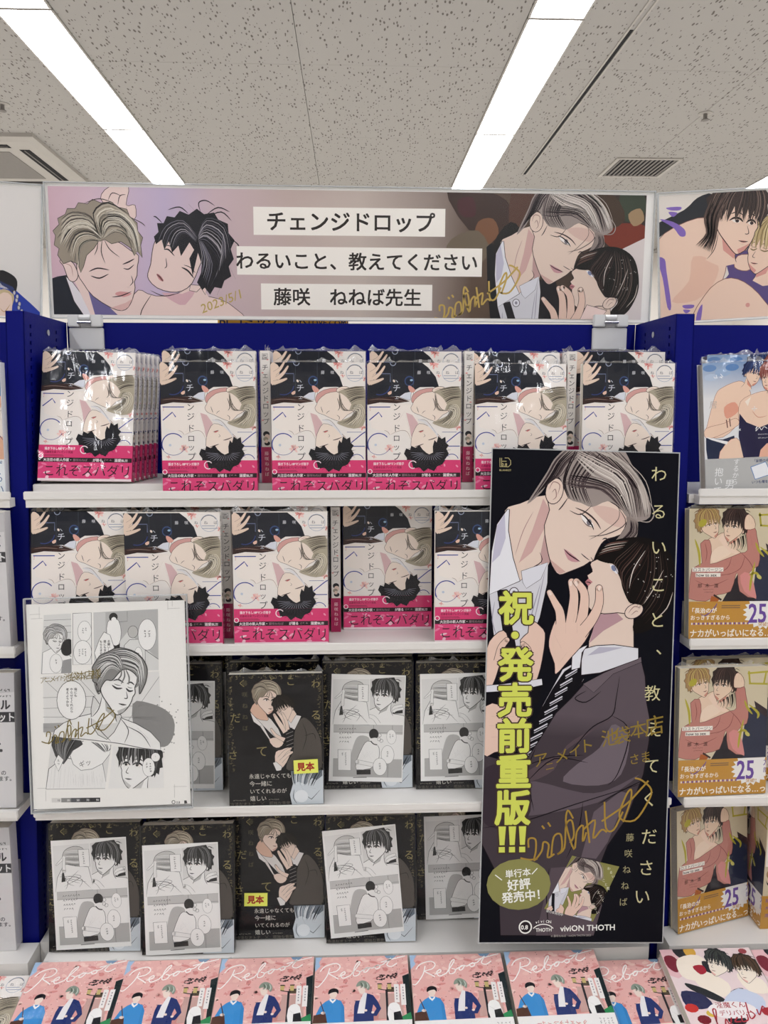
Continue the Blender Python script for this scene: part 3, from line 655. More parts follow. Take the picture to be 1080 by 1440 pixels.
def art_banner(w, h, quad):
    a = Art(w, h)
    a.view(quad)
    a.rect(60, 250, 930, 470, lambda x, y: '#d9bfca' if x < 200 else '#cdbfb5', 0)
    a.up()
    for x0, x1, c0, c1 in ((64, 130, '#d3b0bd', '#d8bcca'), (130, 230, '#d8bcca', '#c5b5d2'), (230, 300, '#c5b5d2', '#d0b8c0'), (300, 400, '#d0b8c0', '#c6b3ae'), (400, 500, '#c6b3ae', '#c8bab2'), (500, 600, '#c8bab2', '#9c8d86'), (600, 660, '#9c8d86', '#5d4a3c'), (660, 920, '#5d4a3c', '#2c2320')):
        a.rect(x0, 250, x1, 470, lambda x, y, x0=x0, c0=c0, c1=c1: c0 if x == x0 else c1)
    a.up()
    V1 = lambda: (a.view(quad), a.aff(1 / 2.4545, tx=60, ty=255))
    V2 = lambda: (a.view(quad), a.aff(1 / 2.4, tx=480, ty=255))
    V1(); r = random.Random(5)
    # left picture
    K = '#ecd3cd'
    a.poly([(320, 380), (380, 400), (560, 400), (650, 440), (660, 500), (230, 500), (280, 440)], K, sm=3, line=LN, lw=2)
    for P in ([(205, 70), (235, 30), (300, 25), (290, 90), (320, 90), (315, 140), (250, 110)],): a.poly(P, K, sm=3, line=LN, lw=2)
    for P in ([(230, 75), (245, 50), (275, 60)], [(262, 90), (270, 60), (290, 55)], [(285, 110), (300, 80)]): a.stroke(P, 3, LN)
    a.up()
    a.poly([(20, 345), (50, 335), (80, 330), (110, 400), (150, 500), (20, 500)], '#141a28'); a.poly([(75, 335), (95, 350), (170, 460), (150, 500), (100, 420)], '#e6e0e6', line=LN)
    a.poly([(100, 340), (250, 440), (250, 500), (160, 480)], K)
    a.poly([(100, 300), (125, 380), (200, 440), (250, 470), (290, 470), (300, 420), (250, 400)], K); a.poly([(150, 385), (215, 435), (250, 470), (170, 470)], '#6c6496', sm=0)
    a.poly([(122, 262), (170, 205), (240, 205), (300, 245), (326, 262), (320, 300), (318, 330), (308, 352), (310, 372), (300, 410), (284, 440), (262, 452), (225, 442), (165, 402), (135, 360), (115, 320)], K, sm=2, line=LN, lw=2.5)
    a.poly([(225, 442), (262, 452), (284, 440), (300, 410), (275, 425)], '#dfb6b2'); a.poly([(240, 395), (258, 385), (298, 392), (270, 405)], '#d99c9c', sm=2)
    a.poly([(70, 300), (58, 282), (78, 275), (104, 290), (118, 330), (105, 352), (85, 345)], K, sm=3, line=LN, lw=2.5); a.stroke([(72, 290), (95, 300), (100, 335)], 2.5, '#b98a86')
    for P, w in (([(155, 318), (185, 306), (225, 312)], 5), ([(160, 332), (190, 340), (222, 325)], 5), ([(270, 292), (290, 284), (312, 272)], 5), ([(272, 305), (290, 308), (310, 292)], 4), ([(230, 405), (262, 400), (298, 385)], 4), ([(298, 330), (303, 352), (292, 366)], 3), ([(282, 368), (290, 372)], 3)): a.stroke(P, w, '#33242a')
    a.up(); a.poly([(70, 292), (52, 262), (58, 240), (42, 228), (48, 196), (40, 180), (62, 158), (58, 138), (84, 124), (92, 104), (118, 104), (130, 84), (160, 88), (178, 72), (205, 84), (240, 80), (262, 98), (292, 104), (300, 128), (325, 150), (326, 178), (342, 200), (334, 226), (338, 268), (322, 246), (312, 262), (300, 236), (268, 214), (236, 222), (214, 208), (192, 214), (176, 238), (150, 262), (138, 300), (128, 322), (118, 292), (96, 282)], '#9c9182', line='#2d2624', lw=2)
    D, HL = ['#2a2424', '#453c39'], ['#cfc5b4', '#e2dacb', '#b7ac9b']
    for g0, g1, n in (([(205, 200), (160, 150), (100, 150), (50, 200)], [(200, 215), (160, 215), (130, 240), (126, 310)], 15), ([(195, 195), (170, 130), (110, 115), (70, 140)], [(205, 200), (150, 160), (90, 180), (60, 240)], 9), ([(200, 190), (180, 120), (230, 85), (300, 125)], [(210, 205), (250, 180), (290, 200), (310, 255)], 17), ([(215, 110), (270, 110), (320, 160), (335, 250)], [(225, 150), (265, 150), (300, 190), (315, 250)], 9)):
        a.strands(g0, g1, n, D, 4.5, rnd=r); a.strands(g0, g1, n, HL, 4.5, rnd=r)
    for P in ([(205, 210), (200, 250), (212, 290)], [(212, 208), (228, 240), (262, 268)], [(300, 130), (340, 150), (352, 162)], [(190, 215), (186, 240), (176, 262)], [(150, 86), (200, 70), (250, 84)]): a.stroke(P, 3, '#453c39')
    a.up()
    # dark-haired man
    a.poly([(470, 370), (455, 400), (450, 500), (600, 500), (560, 400), (540, 370)], K); a.stroke([(360, 380), (410, 400), (470, 385)], 3, LN); a.stroke([(365, 395), (330, 450), (320, 500)], 3, LN); a.poly([(400, 388), (470, 392), (520, 372), (480, 430), (440, 420)], '#d9b0b8', sm=2)
    a.poly([(386, 205), (420, 185), (500, 200), (545, 250), (530, 300), (505, 355), (470, 382), (430, 386), (385, 372), (358, 345), (355, 322), (366, 290), (372, 250)], K, sm=2, line=LN, lw=2.5)
    a.poly([(535, 370), (520, 385), (495, 380), (500, 360), (530, 362), (555, 372), (550, 395)], K, line=LN, lw=2)
    for P, w in (([(412, 240), (428, 240), (448, 262)], 5), ([(410, 228), (430, 226), (450, 240)], 3), ([(470, 300), (492, 312), (512, 338)], 6), ([(478, 292), (500, 300), (518, 320)], 3), ([(418, 268), (420, 296), (412, 304)], 3), ([(386, 326), (396, 335), (406, 350)], 4)): a.stroke(P, w, '#241a22')
    a.poly([(384, 324), (394, 326), (408, 344), (404, 350), (392, 342)], '#cf8f92', sm=2)
    a.poly([(386, 222), (380, 196), (396, 180), (392, 150), (414, 150), (426, 126), (452, 130), (470, 108), (500, 120), (528, 100), (552, 118), (586, 112), (600, 136), (632, 150), (634, 182), (654, 206), (640, 236), (650, 270), (632, 296), (640, 330), (616, 345), (606, 372), (582, 368), (566, 394), (548, 370), (540, 378), (522, 352), (536, 320), (540, 290), (528, 250), (515, 300), (508, 330), (498, 270), (515, 240), (500, 215), (470, 262), (462, 226), (440, 250), (430, 212), (414, 240), (406, 206)], '#17161e')
    for g0, g1, n in (([(530, 200), (480, 140), (420, 160), (392, 215)], [(520, 215), (490, 190), (470, 200), (455, 245)], 9), ([(530, 190), (560, 130), (620, 150), (645, 230)], [(530, 210), (560, 220), (600, 290), (560, 380)], 14), ([(530, 205), (540, 260), (530, 310)], [(545, 210), (580, 290), (560, 370)], 8)):
        a.strands(g0, g1, n, ['#7d7a88', '#b9b4bd', '#45434f'], 2.6, rnd=r)
    for P in ([(540, 110), (535, 80), (560, 72), (590, 90)], [(560, 120), (600, 95), (640, 110)], [(500, 118), (470, 95), (430, 105)], [(410, 150), (390, 130), (380, 128)], [(640, 200), (665, 220), (668, 240)], [(600, 372), (590, 395)], [(636, 300), (655, 340)], [(520, 105), (500, 85)], [(560, 130), (610, 110), (645, 140)]): a.stroke(P, 4, '#17161e')
    a.up()
    a.text('2023/5/1', 530, 445, 44, '#bfa75c', 0.004, rot=-22, skew=.2)
    # right picture
    V2()
    for c, P in (('#3d2a22', [(340, 20), (480, 30), (560, 80), (540, 200), (420, 160)]), ('#7a5238', [(450, 130), (500, 120), (520, 170), (480, 210), (440, 190)]), ('#4a2428', [(380, 60), (430, 50), (440, 110), (390, 110)]), ('#6e6150', [(360, 190), (450, 160), (490, 240), (400, 300), (340, 260)]), ('#54362a', [(560, 30), (640, 20), (600, 120), (560, 180)]),
                 ('#16120f', [(500, 210), (560, 130), (600, 180), (560, 300), (500, 330)]), ('#3b4436', [(930, 30), (1010, 30), (1010, 110), (940, 120)]), ('#7a3425', [(860, 140), (960, 130), (1020, 140), (1020, 190), (930, 220), (880, 190)]), ('#463629', [(780, 30), (900, 30), (950, 120), (860, 150)]), ('#a08666', [(960, 100), (1000, 80), (1015, 120), (980, 140)])):
        a.poly(P, c, sm=3)
    a.poly([(1024, 178), (1024, 480), (860, 480), (900, 300), (930, 225)], '#d9cfcd'); a.poly([(480, 215), (500, 200), (560, 480), (500, 480), (486, 350)], '#0d0d12')
    a.poly([(620, 320), (720, 330), (760, 480), (560, 480)], '#15131a')
    old = a.aff(.50, .50, -8, 470, 48, 30, 12)
    couple(a, suits=False)
    a.A = old
    a.poly([(870, 470), (900, 430), (830, 410), (800, 480)], K, line=LN)
    # titles
    W = '#faf5ee'
    a.view(quad)
    for (x0, y0, x1, y1), t, tx, s in (((353, 292, 621, 331), 'チェンジドロップ', 370, 29.6), ((329, 347, 674, 387), 'わるいこと、教えてください', 327, 26.3), ((362, 399, 604, 436), '藤咲　ねねば先生', 379, 26.3)):
        a.rect(x0, y0, x1, y1, W, 1); a.text(t, tx, (y0 + y1) / 2, s, '#2a2320', 0.022)
    V2(); gold_sign(a, 285, 372, 1.02, '#c4a658', 6, rot=-14)
    return a

def art_neighbor_banner(w, h, quad):
    a = Art(w, h, '#e2dad2'); a.view(quad); a.aff(1 / 3.2, tx=900, ty=250)
    K = '#eccdb9'
    a.poly([(50, 200), (200, 130), (260, 80), (330, 70), (330, 180), (150, 210), (60, 260)], '#26292f', sm=3)
    a.poly([(45, 330), (110, 230), (260, 170), (330, 200), (390, 330), (370, 460), (290, 560), (240, 660), (40, 660), (70, 560), (50, 430)], K, sm=3, line='#8a5a50', lw=3)
    a.poly([(240, 340), (350, 380), (330, 470), (250, 540), (140, 540), (220, 450)], '#e5bda8', sm=3)
    a.poly([(35, 370), (60, 400), (75, 520), (60, 640), (30, 640)], '#8b807c', sm=3)
    a.poly([(380, 330), (560, 300), (600, 640), (240, 660), (340, 480), (400, 430)], '#5a4a80', sm=3)
    a.poly([(290, 520), (380, 450), (470, 470), (560, 560), (600, 670), (240, 670)], K, sm=3, line='#8a5a50', lw=3)
    a.ell(485, 575, 10, 10, '#d89a90')
    a.poly([(425, 400), (440, 350), (500, 350), (520, 390), (480, 420)], K, sm=3, line='#8a5a50', lw=3)
    head(a, 560, 340, 190, 10, -1, '#b9a274', '#e2d2a4', '#7d6a46', K, '#d89a90', seed=3, shut=True)
    head(a, 430, 205, 250, 12, 1, '#3d302c', '#7a665c', '#201817', K, '#d89a90', seed=8)
    a.strands([(320, 90), (290, 170), (300, 240), (250, 290)], [(420, 60), (360, 160), (340, 260), (320, 330)], 16, ['#2f2421', '#5a4740'], 7)
    P = '#8468b8'
    a.poly([(90, 165), (150, 180), (200, 215), (205, 245), (180, 245), (150, 205)], P, sm=3); a.poly([(120, 115), (185, 115), (180, 130), (140, 128)], P, sm=3); a.poly([(130, 135), (170, 140), (150, 158)], P, sm=3); a.poly([(50, 195), (75, 200), (65, 240), (48, 235)], P, sm=3)
    a.poly([(75, 340), (110, 345), (118, 400), (138, 560), (120, 565), (100, 430)], P, sm=3)
    a.poly([(190, 560), (240, 560), (235, 575), (200, 575)], P, sm=3); a.poly([(192, 580), (225, 585), (205, 598)], P, sm=3); a.poly([(255, 600), (280, 560), (270, 640), (250, 660)], P, sm=3)
    return a

def art_left_banner(w, h, quad):
    a = Art(w, h, '#dfdbd8'); a.view(quad); a.aff(1 / 3.0638, tx=0, ty=250)
    a.poly([(0, 470), (70, 480), (130, 530), (197, 590), (197, 632), (0, 632)], '#1d39a2')
    a.poly([(0, 480), (60, 500), (50, 560), (40, 632), (0, 632)], '#c9b58c', sm=3)
    a.poly([(0, 395), (50, 410), (75, 440), (65, 490), (30, 470), (0, 450)], '#1c1a1e', sm=3); a.poly([(0, 500), (50, 505), (45, 600), (0, 610)], '#e9cfc0', sm=3)
    for i in range(7): a.ell(62 + i * 5 + (i % 2) * 8, 490 + i * 16, 6, 10, '#c9c9cc', n=10, line='#55555c', lw=2, up=0)
    a.up()
    for i in range(9): a.stroke([(-4 + i * 7, 440 + i * 3), (6 + i * 7, 480)], 2, '#3f58a8', taper=0)
    a.stroke([(0, 560), (20, 575), (45, 540)], 3, '#b98d3e')
    return a

# the pink and white cover: 128 x 182 mm, drawn in the coordinates of a crop
PQ = [(22, 148), (912, 148), (912, 1420), (22, 1420)]
def art_pink(a):
    a.view(PQ); K, L = '#f3e3d6', '#4a3434'
    r = random.Random(2)
    a.poly([(22, 148), (540, 148), (600, 195), (670, 280), (705, 385), (640, 375), (520, 378), (440, 425), (330, 465), (140, 472), (22, 500)], '#22252e')
    for x in (255, 460): a.stroke([(x, 148), (x, 470)], 3, '#4c515e', taper=0)
    for y in (350, 265): a.stroke([(22, y), (480, y)], 2, '#353a46', taper=0)
    a.up(); a.poly([(22, 490), (140, 470), (300, 468), (425, 512), (300, 530), (140, 522), (22, 545)], '#3a2523', sm=0)
    a.stroke([(40, 500), (160, 490), (400, 515)], 5, '#9b8178'); a.stroke([(50, 530), (180, 505), (330, 500)], 5, '#15100f', up=1)
    a.poly([(320, 470), (380, 430), (440, 420), (430, 500), (390, 495)], '#dfe2ec', line=L, lw=3)
    F = '#e88f8c'
    for x, y, s in ((650, 170, 60), (120, 690, 70), (235, 960, 60), (905, 300, 34), (60, 600, 55), (640, 160, 40), (85, 1040, 30), (880, 760, 40), (700, 270, 26), (130, 1180, 40)):
        for k in range(7):
            q = r.uniform(0, 6.28); a.ell(x + math.cos(q) * s * .5, y + math.sin(q) * s * .35, s * .34, s * .17, r.choice(['#f0b6b0', '#f4cfc8', '#e89a94']), rot=math.degrees(q), n=8, up=0)
        a.up()
        for k in range(4): a.ell(x + r.uniform(-.2, .2) * s, y + r.uniform(-.2, .2) * s, s * .1, s * .07, '#c2403f', n=8, up=0)
        a.up()
    # bodies
    a.poly([(60, 540), (240, 545), (440, 540), (470, 640), (520, 720), (440, 870), (390, 800), (330, 790), (235, 830), (200, 790), (60, 760)], '#f5ece5', sm=2)
    for P in ([(235, 830), (215, 800), (180, 785)], [(235, 830), (330, 790), (400, 800), (440, 880)], [(380, 600), (250, 800)], [(385, 640), (440, 850)], [(250, 540), (440, 545)]): a.stroke(P, 3.5, '#8d7468')
    a.up(); a.poly([(390, 620), (450, 640), (505, 720), (440, 850), (425, 760)], '#dcb9bb', sm=0)
    B = '#2d3c96'
    a.ring(130, 920, 105, 9, B, 150, 320, ry=105); a.ring(130, 920, 112, 4, B, 20, 170, ry=100); a.stroke([(40, 565), (240, 565)], 9, B, taper=0); a.stroke([(40, 690), (130, 615), (160, 660)], 10, B, taper=0, sm=0)
    a.stroke([(775, 905), (880, 820), (915, 800)], 9, B, taper=0); a.stroke([(735, 803), (875, 803)], 4, B, taper=0); a.stroke([(780, 938), (905, 938)], 8, B, taper=0); a.ring(830, 1080, 65, 7, B, 200, 340); a.ring(140, 350, 100, 9, '#334079', 10, 110); a.stroke([(60, 252), (240, 252), (240, 330)], 8, '#6c7494', taper=0, sm=0); a.ell(100, 925, 12, 12, '#c5cfe0')
    a.ring(812, 245, 80, 4, '#a9b3c6', 0, 360); a.ring(812, 245, 74, 5, '#23263a', 200, 330)
    for y in (268, 292): a.bars(745, y, 150, 6, 1, '#9aa3ba', r)
    a.ell(420, 320, 46, 48, '#3b4f7c'); a.ell(420, 322, 36, 38, '#1c2438'); a.ell(440, 312, 14, 10, '#9fc0da'); a.ring(265, 150, 26, 7, '#9aa3ba', 0, 180)
    # pale hands
    K2 = '#ead2c0'
    a.poly([(22, 170), (60, 150), (110, 200), (100, 260), (60, 350), (22, 340)], K2, sm=2)
    for P in ([(150, 150), (110, 210), (60, 250)], [(185, 185), (140, 250), (80, 300)], [(170, 300), (120, 320), (50, 340)]): a.limb(P, 16, 40, K2, '#7a5a50', 4)
    a.poly([(410, 365), (440, 370), (480, 410), (440, 430), (415, 400)], '#e2a79a', sm=2); a.ell(275, 320, 10, 14, '#f2e4d8', rot=-30); a.poly([(215, 430), (250, 412), (250, 440), (225, 450)], '#eac4b0', sm=2)
    # fair head lying on its side, face towards lower left
    a.poly([(440, 505), (455, 450), (520, 405), (640, 385), (650, 430), (560, 470), (470, 530)], '#d9a59f', sm=2, line=L, lw=3)
    a.poly([(435, 570), (452, 540), (470, 500), (540, 440), (640, 420), (720, 440), (790, 520), (805, 600), (740, 640), (690, 690), (655, 700), (560, 660), (520, 640), (470, 622), (445, 600)], K, sm=2, line=L, lw=3)
    a.ell(700, 402, 62, 30, K, rot=-8, line=L, lw=4); a.stroke([(660, 405), (700, 392), (740, 400)], 4, '#b98a7c')
    for P, w in (([(645, 480), (660, 520), (668, 570), (650, 600)], 7), ([(675, 490), (690, 540), (680, 575)], 4), ([(490, 560), (500, 590), (510, 620)], 5), ([(540, 630), (556, 610), (575, 600)], 4), ([(640, 640), (665, 660), (660, 690)], 5)): a.stroke(P, w, '#3a2828')
    a.up(); a.poly([(655, 420), (750, 385), (890, 370), (912, 470), (912, 640), (890, 740), (800, 770), (700, 745), (640, 715), (690, 690), (800, 640), (830, 590), (760, 590), (780, 540), (740, 480), (690, 440)], '#b3a995', sm=2)
    H = ['#4c463f', '#746c60', '#2f2a28']
    a.strands([(700, 400), (800, 380), (912, 370)], [(770, 540), (830, 500), (912, 490)], 14, H, 7); a.strands([(800, 540), (860, 560), (870, 640), (800, 760)], [(770, 590), (800, 620), (740, 690), (650, 715)], 14, H, 6)
    a.strands([(800, 560), (870, 540), (905, 620), (850, 740)], [(790, 590), (840, 620), (800, 690), (700, 740)], 9, '#ded6c4', 6); a.strands([(670, 425), (690, 520), (740, 590), (800, 600)], [(660, 440), (670, 560), (700, 600), (770, 590)], 4, '#5c544b', 5)
    # dark head upside down
    a.poly([(440, 870), (470, 780), (515, 722), (600, 745), (680, 810), (735, 880), (700, 960), (640, 1020), (560, 1020), (450, 980)], K, sm=2, line=L, lw=3)
    a.stroke([(500, 690), (560, 700), (660, 790), (700, 860)], 22, '#e7e4e6', taper=2); a.stroke([(500, 685), (590, 700), (700, 850)], 3, L)
    for P, w in (([(470, 945), (520, 930), (560, 915)], 8), ([(500, 950), (550, 945)], 4), ([(600, 880), (640, 870), (690, 850)], 8), ([(505, 800), (540, 790), (560, 785)], 5), ([(560, 820), (572, 840), (555, 850)], 3)): a.stroke(P, w, '#3a2020')
    a.up(); a.poly([(512, 802), (540, 790), (560, 792), (530, 808)], '#c9726f')
    a.poly([(372, 1010), (392, 960), (430, 975), (440, 935), (480, 955), (520, 930), (545, 968), (580, 1000), (612, 1018), (650, 1000), (648, 940), (664, 880), (684, 905), (700, 842), (730, 872), (765, 850), (770, 905), (798, 930), (775, 965), (800, 1010), (770, 1050), (740, 1110), (690, 1130), (660, 1175), (600, 1150), (560, 1180), (520, 1140), (460, 1150), (440, 1105), (400, 1090), (400, 1050)], '#191920', line='#101016', lw=3)
    for i in range(34):
        q = math.pi * (-.06 + 1.1 * i / 34) + r.uniform(-.05, .05); R1 = r.uniform(150, 215)
        a.stroke([(610 - 40 * math.cos(q), 1015), (600 - R1 * .72 * math.cos(q), 990 + 90 * math.sin(q)), (590 - R1 * 1.08 * math.cos(q), 985 + R1 * .95 * math.sin(q))], 13, '#15151c', taper=1)
    a.up()
    for i in range(16):
        q = math.pi * (i + .5) / 16; a.stroke([(615 - 60 * math.cos(q), 1000 + 20 * math.sin(q)), (600 - 115 * math.cos(q), 995 + 75 * math.sin(q)), (595 - 165 * math.cos(q), 985 + 130 * math.sin(q))], 4, '#8d8d9c')
    a.up()
    for ch, y, s in (('ヽ', 320, 50), ('チ', 385, 78), ('ェ', 470, 50), ('ン', 565, 78), ('ジ', 655, 78), ('ド', 765, 78), ('ロ', 860, 72), ('ッ', 945, 70), ('プ', 1035, 84)):
        a.text(ch, 300, y - s * .5, s, '#d9dce6' if y < 480 else '#2b2a33', vert=True)
    for i, ch in enumerate('藤咲ねねば'): a.text(ch, 512 + i * 90, 222, 36, '#e4e4ea' if i < 2 else '#5a5560', vert=True)

def art_pink_band(a):
    """belly band; drawn in the cover's coordinates"""
    a.view(PQ); P, r = '#dd3f77', random.Random(4)
    a.rect(0, 1072, 930, 1425, P, 1); a.rect(0, 1240, 930, 1425, '#e2467f', 1)
    for i in range(22):
        x, y = r.uniform(40, 900), r.uniform(1250, 1390); a.ell(x, y, r.uniform(12, 38), r.uniform(6, 20), r.choice(['#f0a9c0', '#f6cbd8', '#ee7fa6']), rot=r.uniform(-50, 50), n=9, up=0)
    for x, y in ((760, 1120), (880, 1130), (720, 1090), (640, 1110)): a.ell(x, y, 16, 8, '#ee9fb8', rot=r.uniform(0, 90), n=8, up=0)
    a.up()
    # dark hair falling over the band, a moon charm, print lines
    a.poly([(440, 1066), (770, 1066), (740, 1112), (690, 1132), (660, 1178), (600, 1152), (560, 1184), (520, 1142), (460, 1150)], '#191920')
    for i in range(20):
        q = math.pi * (.12 + .76 * i / 20) + r.uniform(-.04, .04); R1 = r.uniform(165, 215)
        a.stroke([(600 - 90 * math.cos(q), 1066), (600 - R1 * .75 * math.cos(q), 1066 + 70 * math.sin(q)), (590 - R1 * 1.02 * math.cos(q), 985 + R1 * .98 * math.sin(q))], 13, '#191920', taper=1)
    a.up()
    for i in range(8): q = math.pi * (.2 + .6 * i / 8); a.stroke([(600 - 90 * math.cos(q), 1070), (595 - 140 * math.cos(q), 1010 + 110 * math.sin(q))], 4, '#8d8d9c')
    a.up(); a.ring(455, 1115, 36, 9, '#f6e4ea', 60, 330)
    a.text('描き下ろし18Pマンガ冊子', 78, 1105, 30, '#fbe9ef', 0.03, sx=.85); a.text('応募者全員プレゼント実施', 78, 1140, 25, '#8f1f48', 0.02, sx=.9); a.bars(78, 1165, 280, 6, 2, '#a02a54', r)
    a.rect(22, 1193, 930, 1236, '#241a20', 1); a.text('大注目の新人作家・', 70, 1215, 33, '#f2e7ea', 0.03, sx=.93); a.text('藤咲ねねば', 350, 1215, 28, '#9a7f88', 0.01); a.text('が贈る', 540, 1215, 33, '#f2e7ea', 0.03, sx=.93); a.ticks(640, 1215, 25, 3, '#9a7f88', vert=False); a.text('溺愛BL!!!', 745, 1215, 33, '#f2e7ea', 0.03)
    a.text('これぞスパダリ', 68, 1318, 126, '#241a20', 0.0, sx=.96)
    a.ring(45, 1180, 20, 7, '#fbe9ef')
    a.rect(22, 1396, 930, 1425, '#f2dfe4', 1)
def art_pink_spine(a, t):           # t mm wide spine
    a.view(); a.rect(0, 0, t, 182, '#e9e4df', 1)
    for x, y in ((3, 30), (9, 70), (2, 95), (10, 12)):
        a.ell(x, y, 1.6, 1, '#e59a96', n=8)
    c = t / 2
    a.rect(c - 4, 4, c + 4, 12, '#55505a', 1); a.rect(c - 3.6, 4.4, c + 3.6, 11.6, '#e9e4df', 1); a.text('BBC', c, 6.2, 3.2, '#2d2a33', 0.02, align='C'); a.text('DX', c, 9.6, 4.4, '#2d2a33', 0.03, align='C')
    a.text('チェンジドロップ', c, 18, 9.4, '#2b2a33', vert=True, step=1.12)
    a.ell(c, 114, 4.5, 4, '#1b1b23'); a.ell(c + 1, 118, 3.6, 4, '#e9d3c4'); a.ell(c - 1, 121, 3.4, 3, '#a79d8c'); a.ell(c + 1, 127, 4, 3, '#1b1b23'); a.ell(c, 124, 2.4, 2.6, '#e9d3c4')
def art_pink_bandspine(a, t):
    a.view(); a.rect(0, 131, t, 182, '#ad1f57', 1); a.text('藤咲ねねば', t / 2, 138, 6, '#f2c9d6', vert=True, step=1.2)

DQ = [(70, 203), (868, 203), (855, 1398), (22, 1398)]
def gold_scribble(a, r, n, w, h):
    for i in range(n):
        x, y, s = r.uniform(2, w - 3), r.uniform(3, h - 4), r.uniform(1, 3.2)
        q = r.uniform(0, 6.28); a.stroke([(x, y), (x + s * math.cos(q), y + s * math.sin(q)), (x + s * 1.5 * math.cos(q + 1), y + s * 1.4 * math.sin(q + .8))], .32, r.choice(['#8d805c', '#6a5f45', '#a89a72']))
    a.up()
def art_dark(a):
    a.view(); r = random.Random(9)
    a.rect(0, 0, 128, 182, '#111014', 1)
    for ch, x, y, s in (('わ', 119, 8, 13), ('る', 119, 50, 15), ('い', 119, 95, 13), ('こ', 85, 4, 13), ('と', 60, 2, 12), ('、', 6, 34, 10), ('だ', 10, 52, 15), ('さ', 6, 104, 14), ('て', 45, 98, 17), ('く', 20, 6, 12), ('い', 6, 150, 12)):
        a.text(ch, x, y, s, '#8d8257', vert=True)
    for i, ch in enumerate('藤咲ねねば'): a.text(ch, 23, 8 + i * 15.5, 8, '#5c553f', vert=True)
    gold_scribble(a, r, 120, 9, 182)
    A0 = a.A; a.aff(1, tx=119); gold_scribble(a, r, 110, 9, 182); a.A = A0
    gold_scribble(a, r, 60, 128, 8)
    a.view(DQ); L, K = '#2c2020', '#e6d0c2'
    # suit jacket of the right figure
    a.poly([(700, 590), (780, 660), (840, 790), (850, 950), (820, 1080), (560, 1080), (545, 1000), (600, 900), (610, 760), (640, 660)], '#514b46', sm=3, line='#0f0d0d', lw=4)
    for P in ([(690, 640), (720, 760), (680, 900)], [(700, 760), (780, 740), (800, 800)], [(610, 800), (640, 960)], [(680, 900), (760, 850)]): a.stroke(P, 5, '#171413')
    a.up()
    a.poly([(240, 530), (300, 620), (340, 690), (400, 790), (450, 830), (520, 800), (480, 690), (420, 600), (370, 560)], '#dcd6d2', sm=0, line=L, lw=3)
    a.poly([(345, 650), (380, 690), (470, 790), (400, 770)], '#1a181c'); a.poly([(245, 520), (300, 440), (340, 470), (400, 600), (360, 610), (300, 590)], '#d9b49f', sm=2, line=L, lw=3)
    a.poly([(245, 530), (270, 560), (345, 650), (320, 660), (270, 620)], '#e5e1de', line=L, lw=3); a.poly([(560, 620), (610, 560), (680, 580), (620, 700), (580, 680)], '#dedad8', line=L, lw=3)
    a.poly([(540, 580), (610, 510), (640, 560), (590, 640)], K, sm=0, line=L, lw=3); a.poly([(550, 700), (600, 680), (610, 820), (560, 930), (540, 860)], '#141216')
    for i in range(5): a.stroke([(545, 740 + i * 35), (605, 715 + i * 35)], 5, '#8a8482', taper=0)
    a.up()
    head(a, 385, 440, 215, 8, 1, '#8d8170', '#c9bda8', '#3a332e', K, '#cba698', seed=6, neck=False, swept=True, bold=1.2)
    head(a, 545, 520, 170, -24, -1, '#15130f', '#3a342f', '#0c0a0a', K, '#cba698', seed=2, neck=False, shut=True)
    for p0 in ([(395, 780), (430, 850), (480, 860), (520, 820), (480, 770)], [(450, 900), (440, 990), (480, 1060), (540, 1000), (580, 900), (560, 860), (500, 880)]): a.poly(p0, K, sm=2, line=L, lw=3)
    a.limb([(450, 560), (480, 620), (540, 720)], 22, 44, K, L, 4); a.limb([(480, 540), (520, 600), (560, 700)], 20, 34, K, L, 4); a.limb([(520, 550), (550, 620), (560, 690)], 18, 30, K, L, 4)
    a.limb([(420, 690), (460, 750), (530, 790)], 16, 36, K, L, 4); a.limb([(580, 870), (530, 900), (480, 960)], 18, 34, K, L, 4); a.limb([(590, 905), (540, 940), (490, 990)], 18, 30, K, L, 4)
    a.poly([(420, 1000), (450, 1080), (490, 1070), (500, 1040), (450, 990)], '#e5e1de', line=L, lw=3)
def art_dark_band(a):
    a.view(DQ); W = '#d8d3ca'; r = random.Random(3)
    a.poly([(20, 1078), (880, 1078), (880, 1420), (0, 1420)], '#111014')
    for i in range(60): x, y = r.uniform(40, 200), r.uniform(1100, 1380); a.stroke([(x, y), (x + r.uniform(-14, 14), y + r.uniform(-20, 20))], 2, '#5d533c')
    a.up()
    a.poly([(575, 1078), (860, 1078), (858, 1400), (575, 1400), (560, 1300), (590, 1200)], '#cfd6dc')
    a.poly([(575, 1078), (850, 1078), (850, 1130), (800, 1170), (760, 1150), (700, 1210), (640, 1180), (600, 1200)], '#6d7680')
    a.strands([(600, 1078), (590, 1130), (600, 1210)], [(840, 1078), (800, 1150), (760, 1230)], 18, ['#2b3138', '#aab4bd', '#e4e9ed'], 8)
    for P in ([(680, 1290), (740, 1345), (760, 1340), (830, 1260)], [(620, 1270), (650, 1290), (690, 1280)], [(740, 1240), (790, 1250)], [(600, 1250), (590, 1330), (620, 1390)], [(655, 1210), (680, 1260)]): a.stroke(P, 6, '#39414a')
    a.up(); a.ell(660, 1320, 60, 60, '#e6eaee')
    for t, y, s in (('永遠じゃなくても', 1120, 50), ('今一緒に', 1190, 54), ('いてくれるのが', 1262, 50), ('嬉しい', 1330, 52)): a.text(t, 208, y, s, W, 0.0, sx=.93)
    a.ticks(60, 1344, 15, 7, '#9b968c', vert=False); a.ticks(370, 1344, 15, 6, '#9b968c', vert=False)
    a.text('冷淡なオトナ　╳　孤独な青年', 30, 1382, 40, '#6d675d', sx=.95)
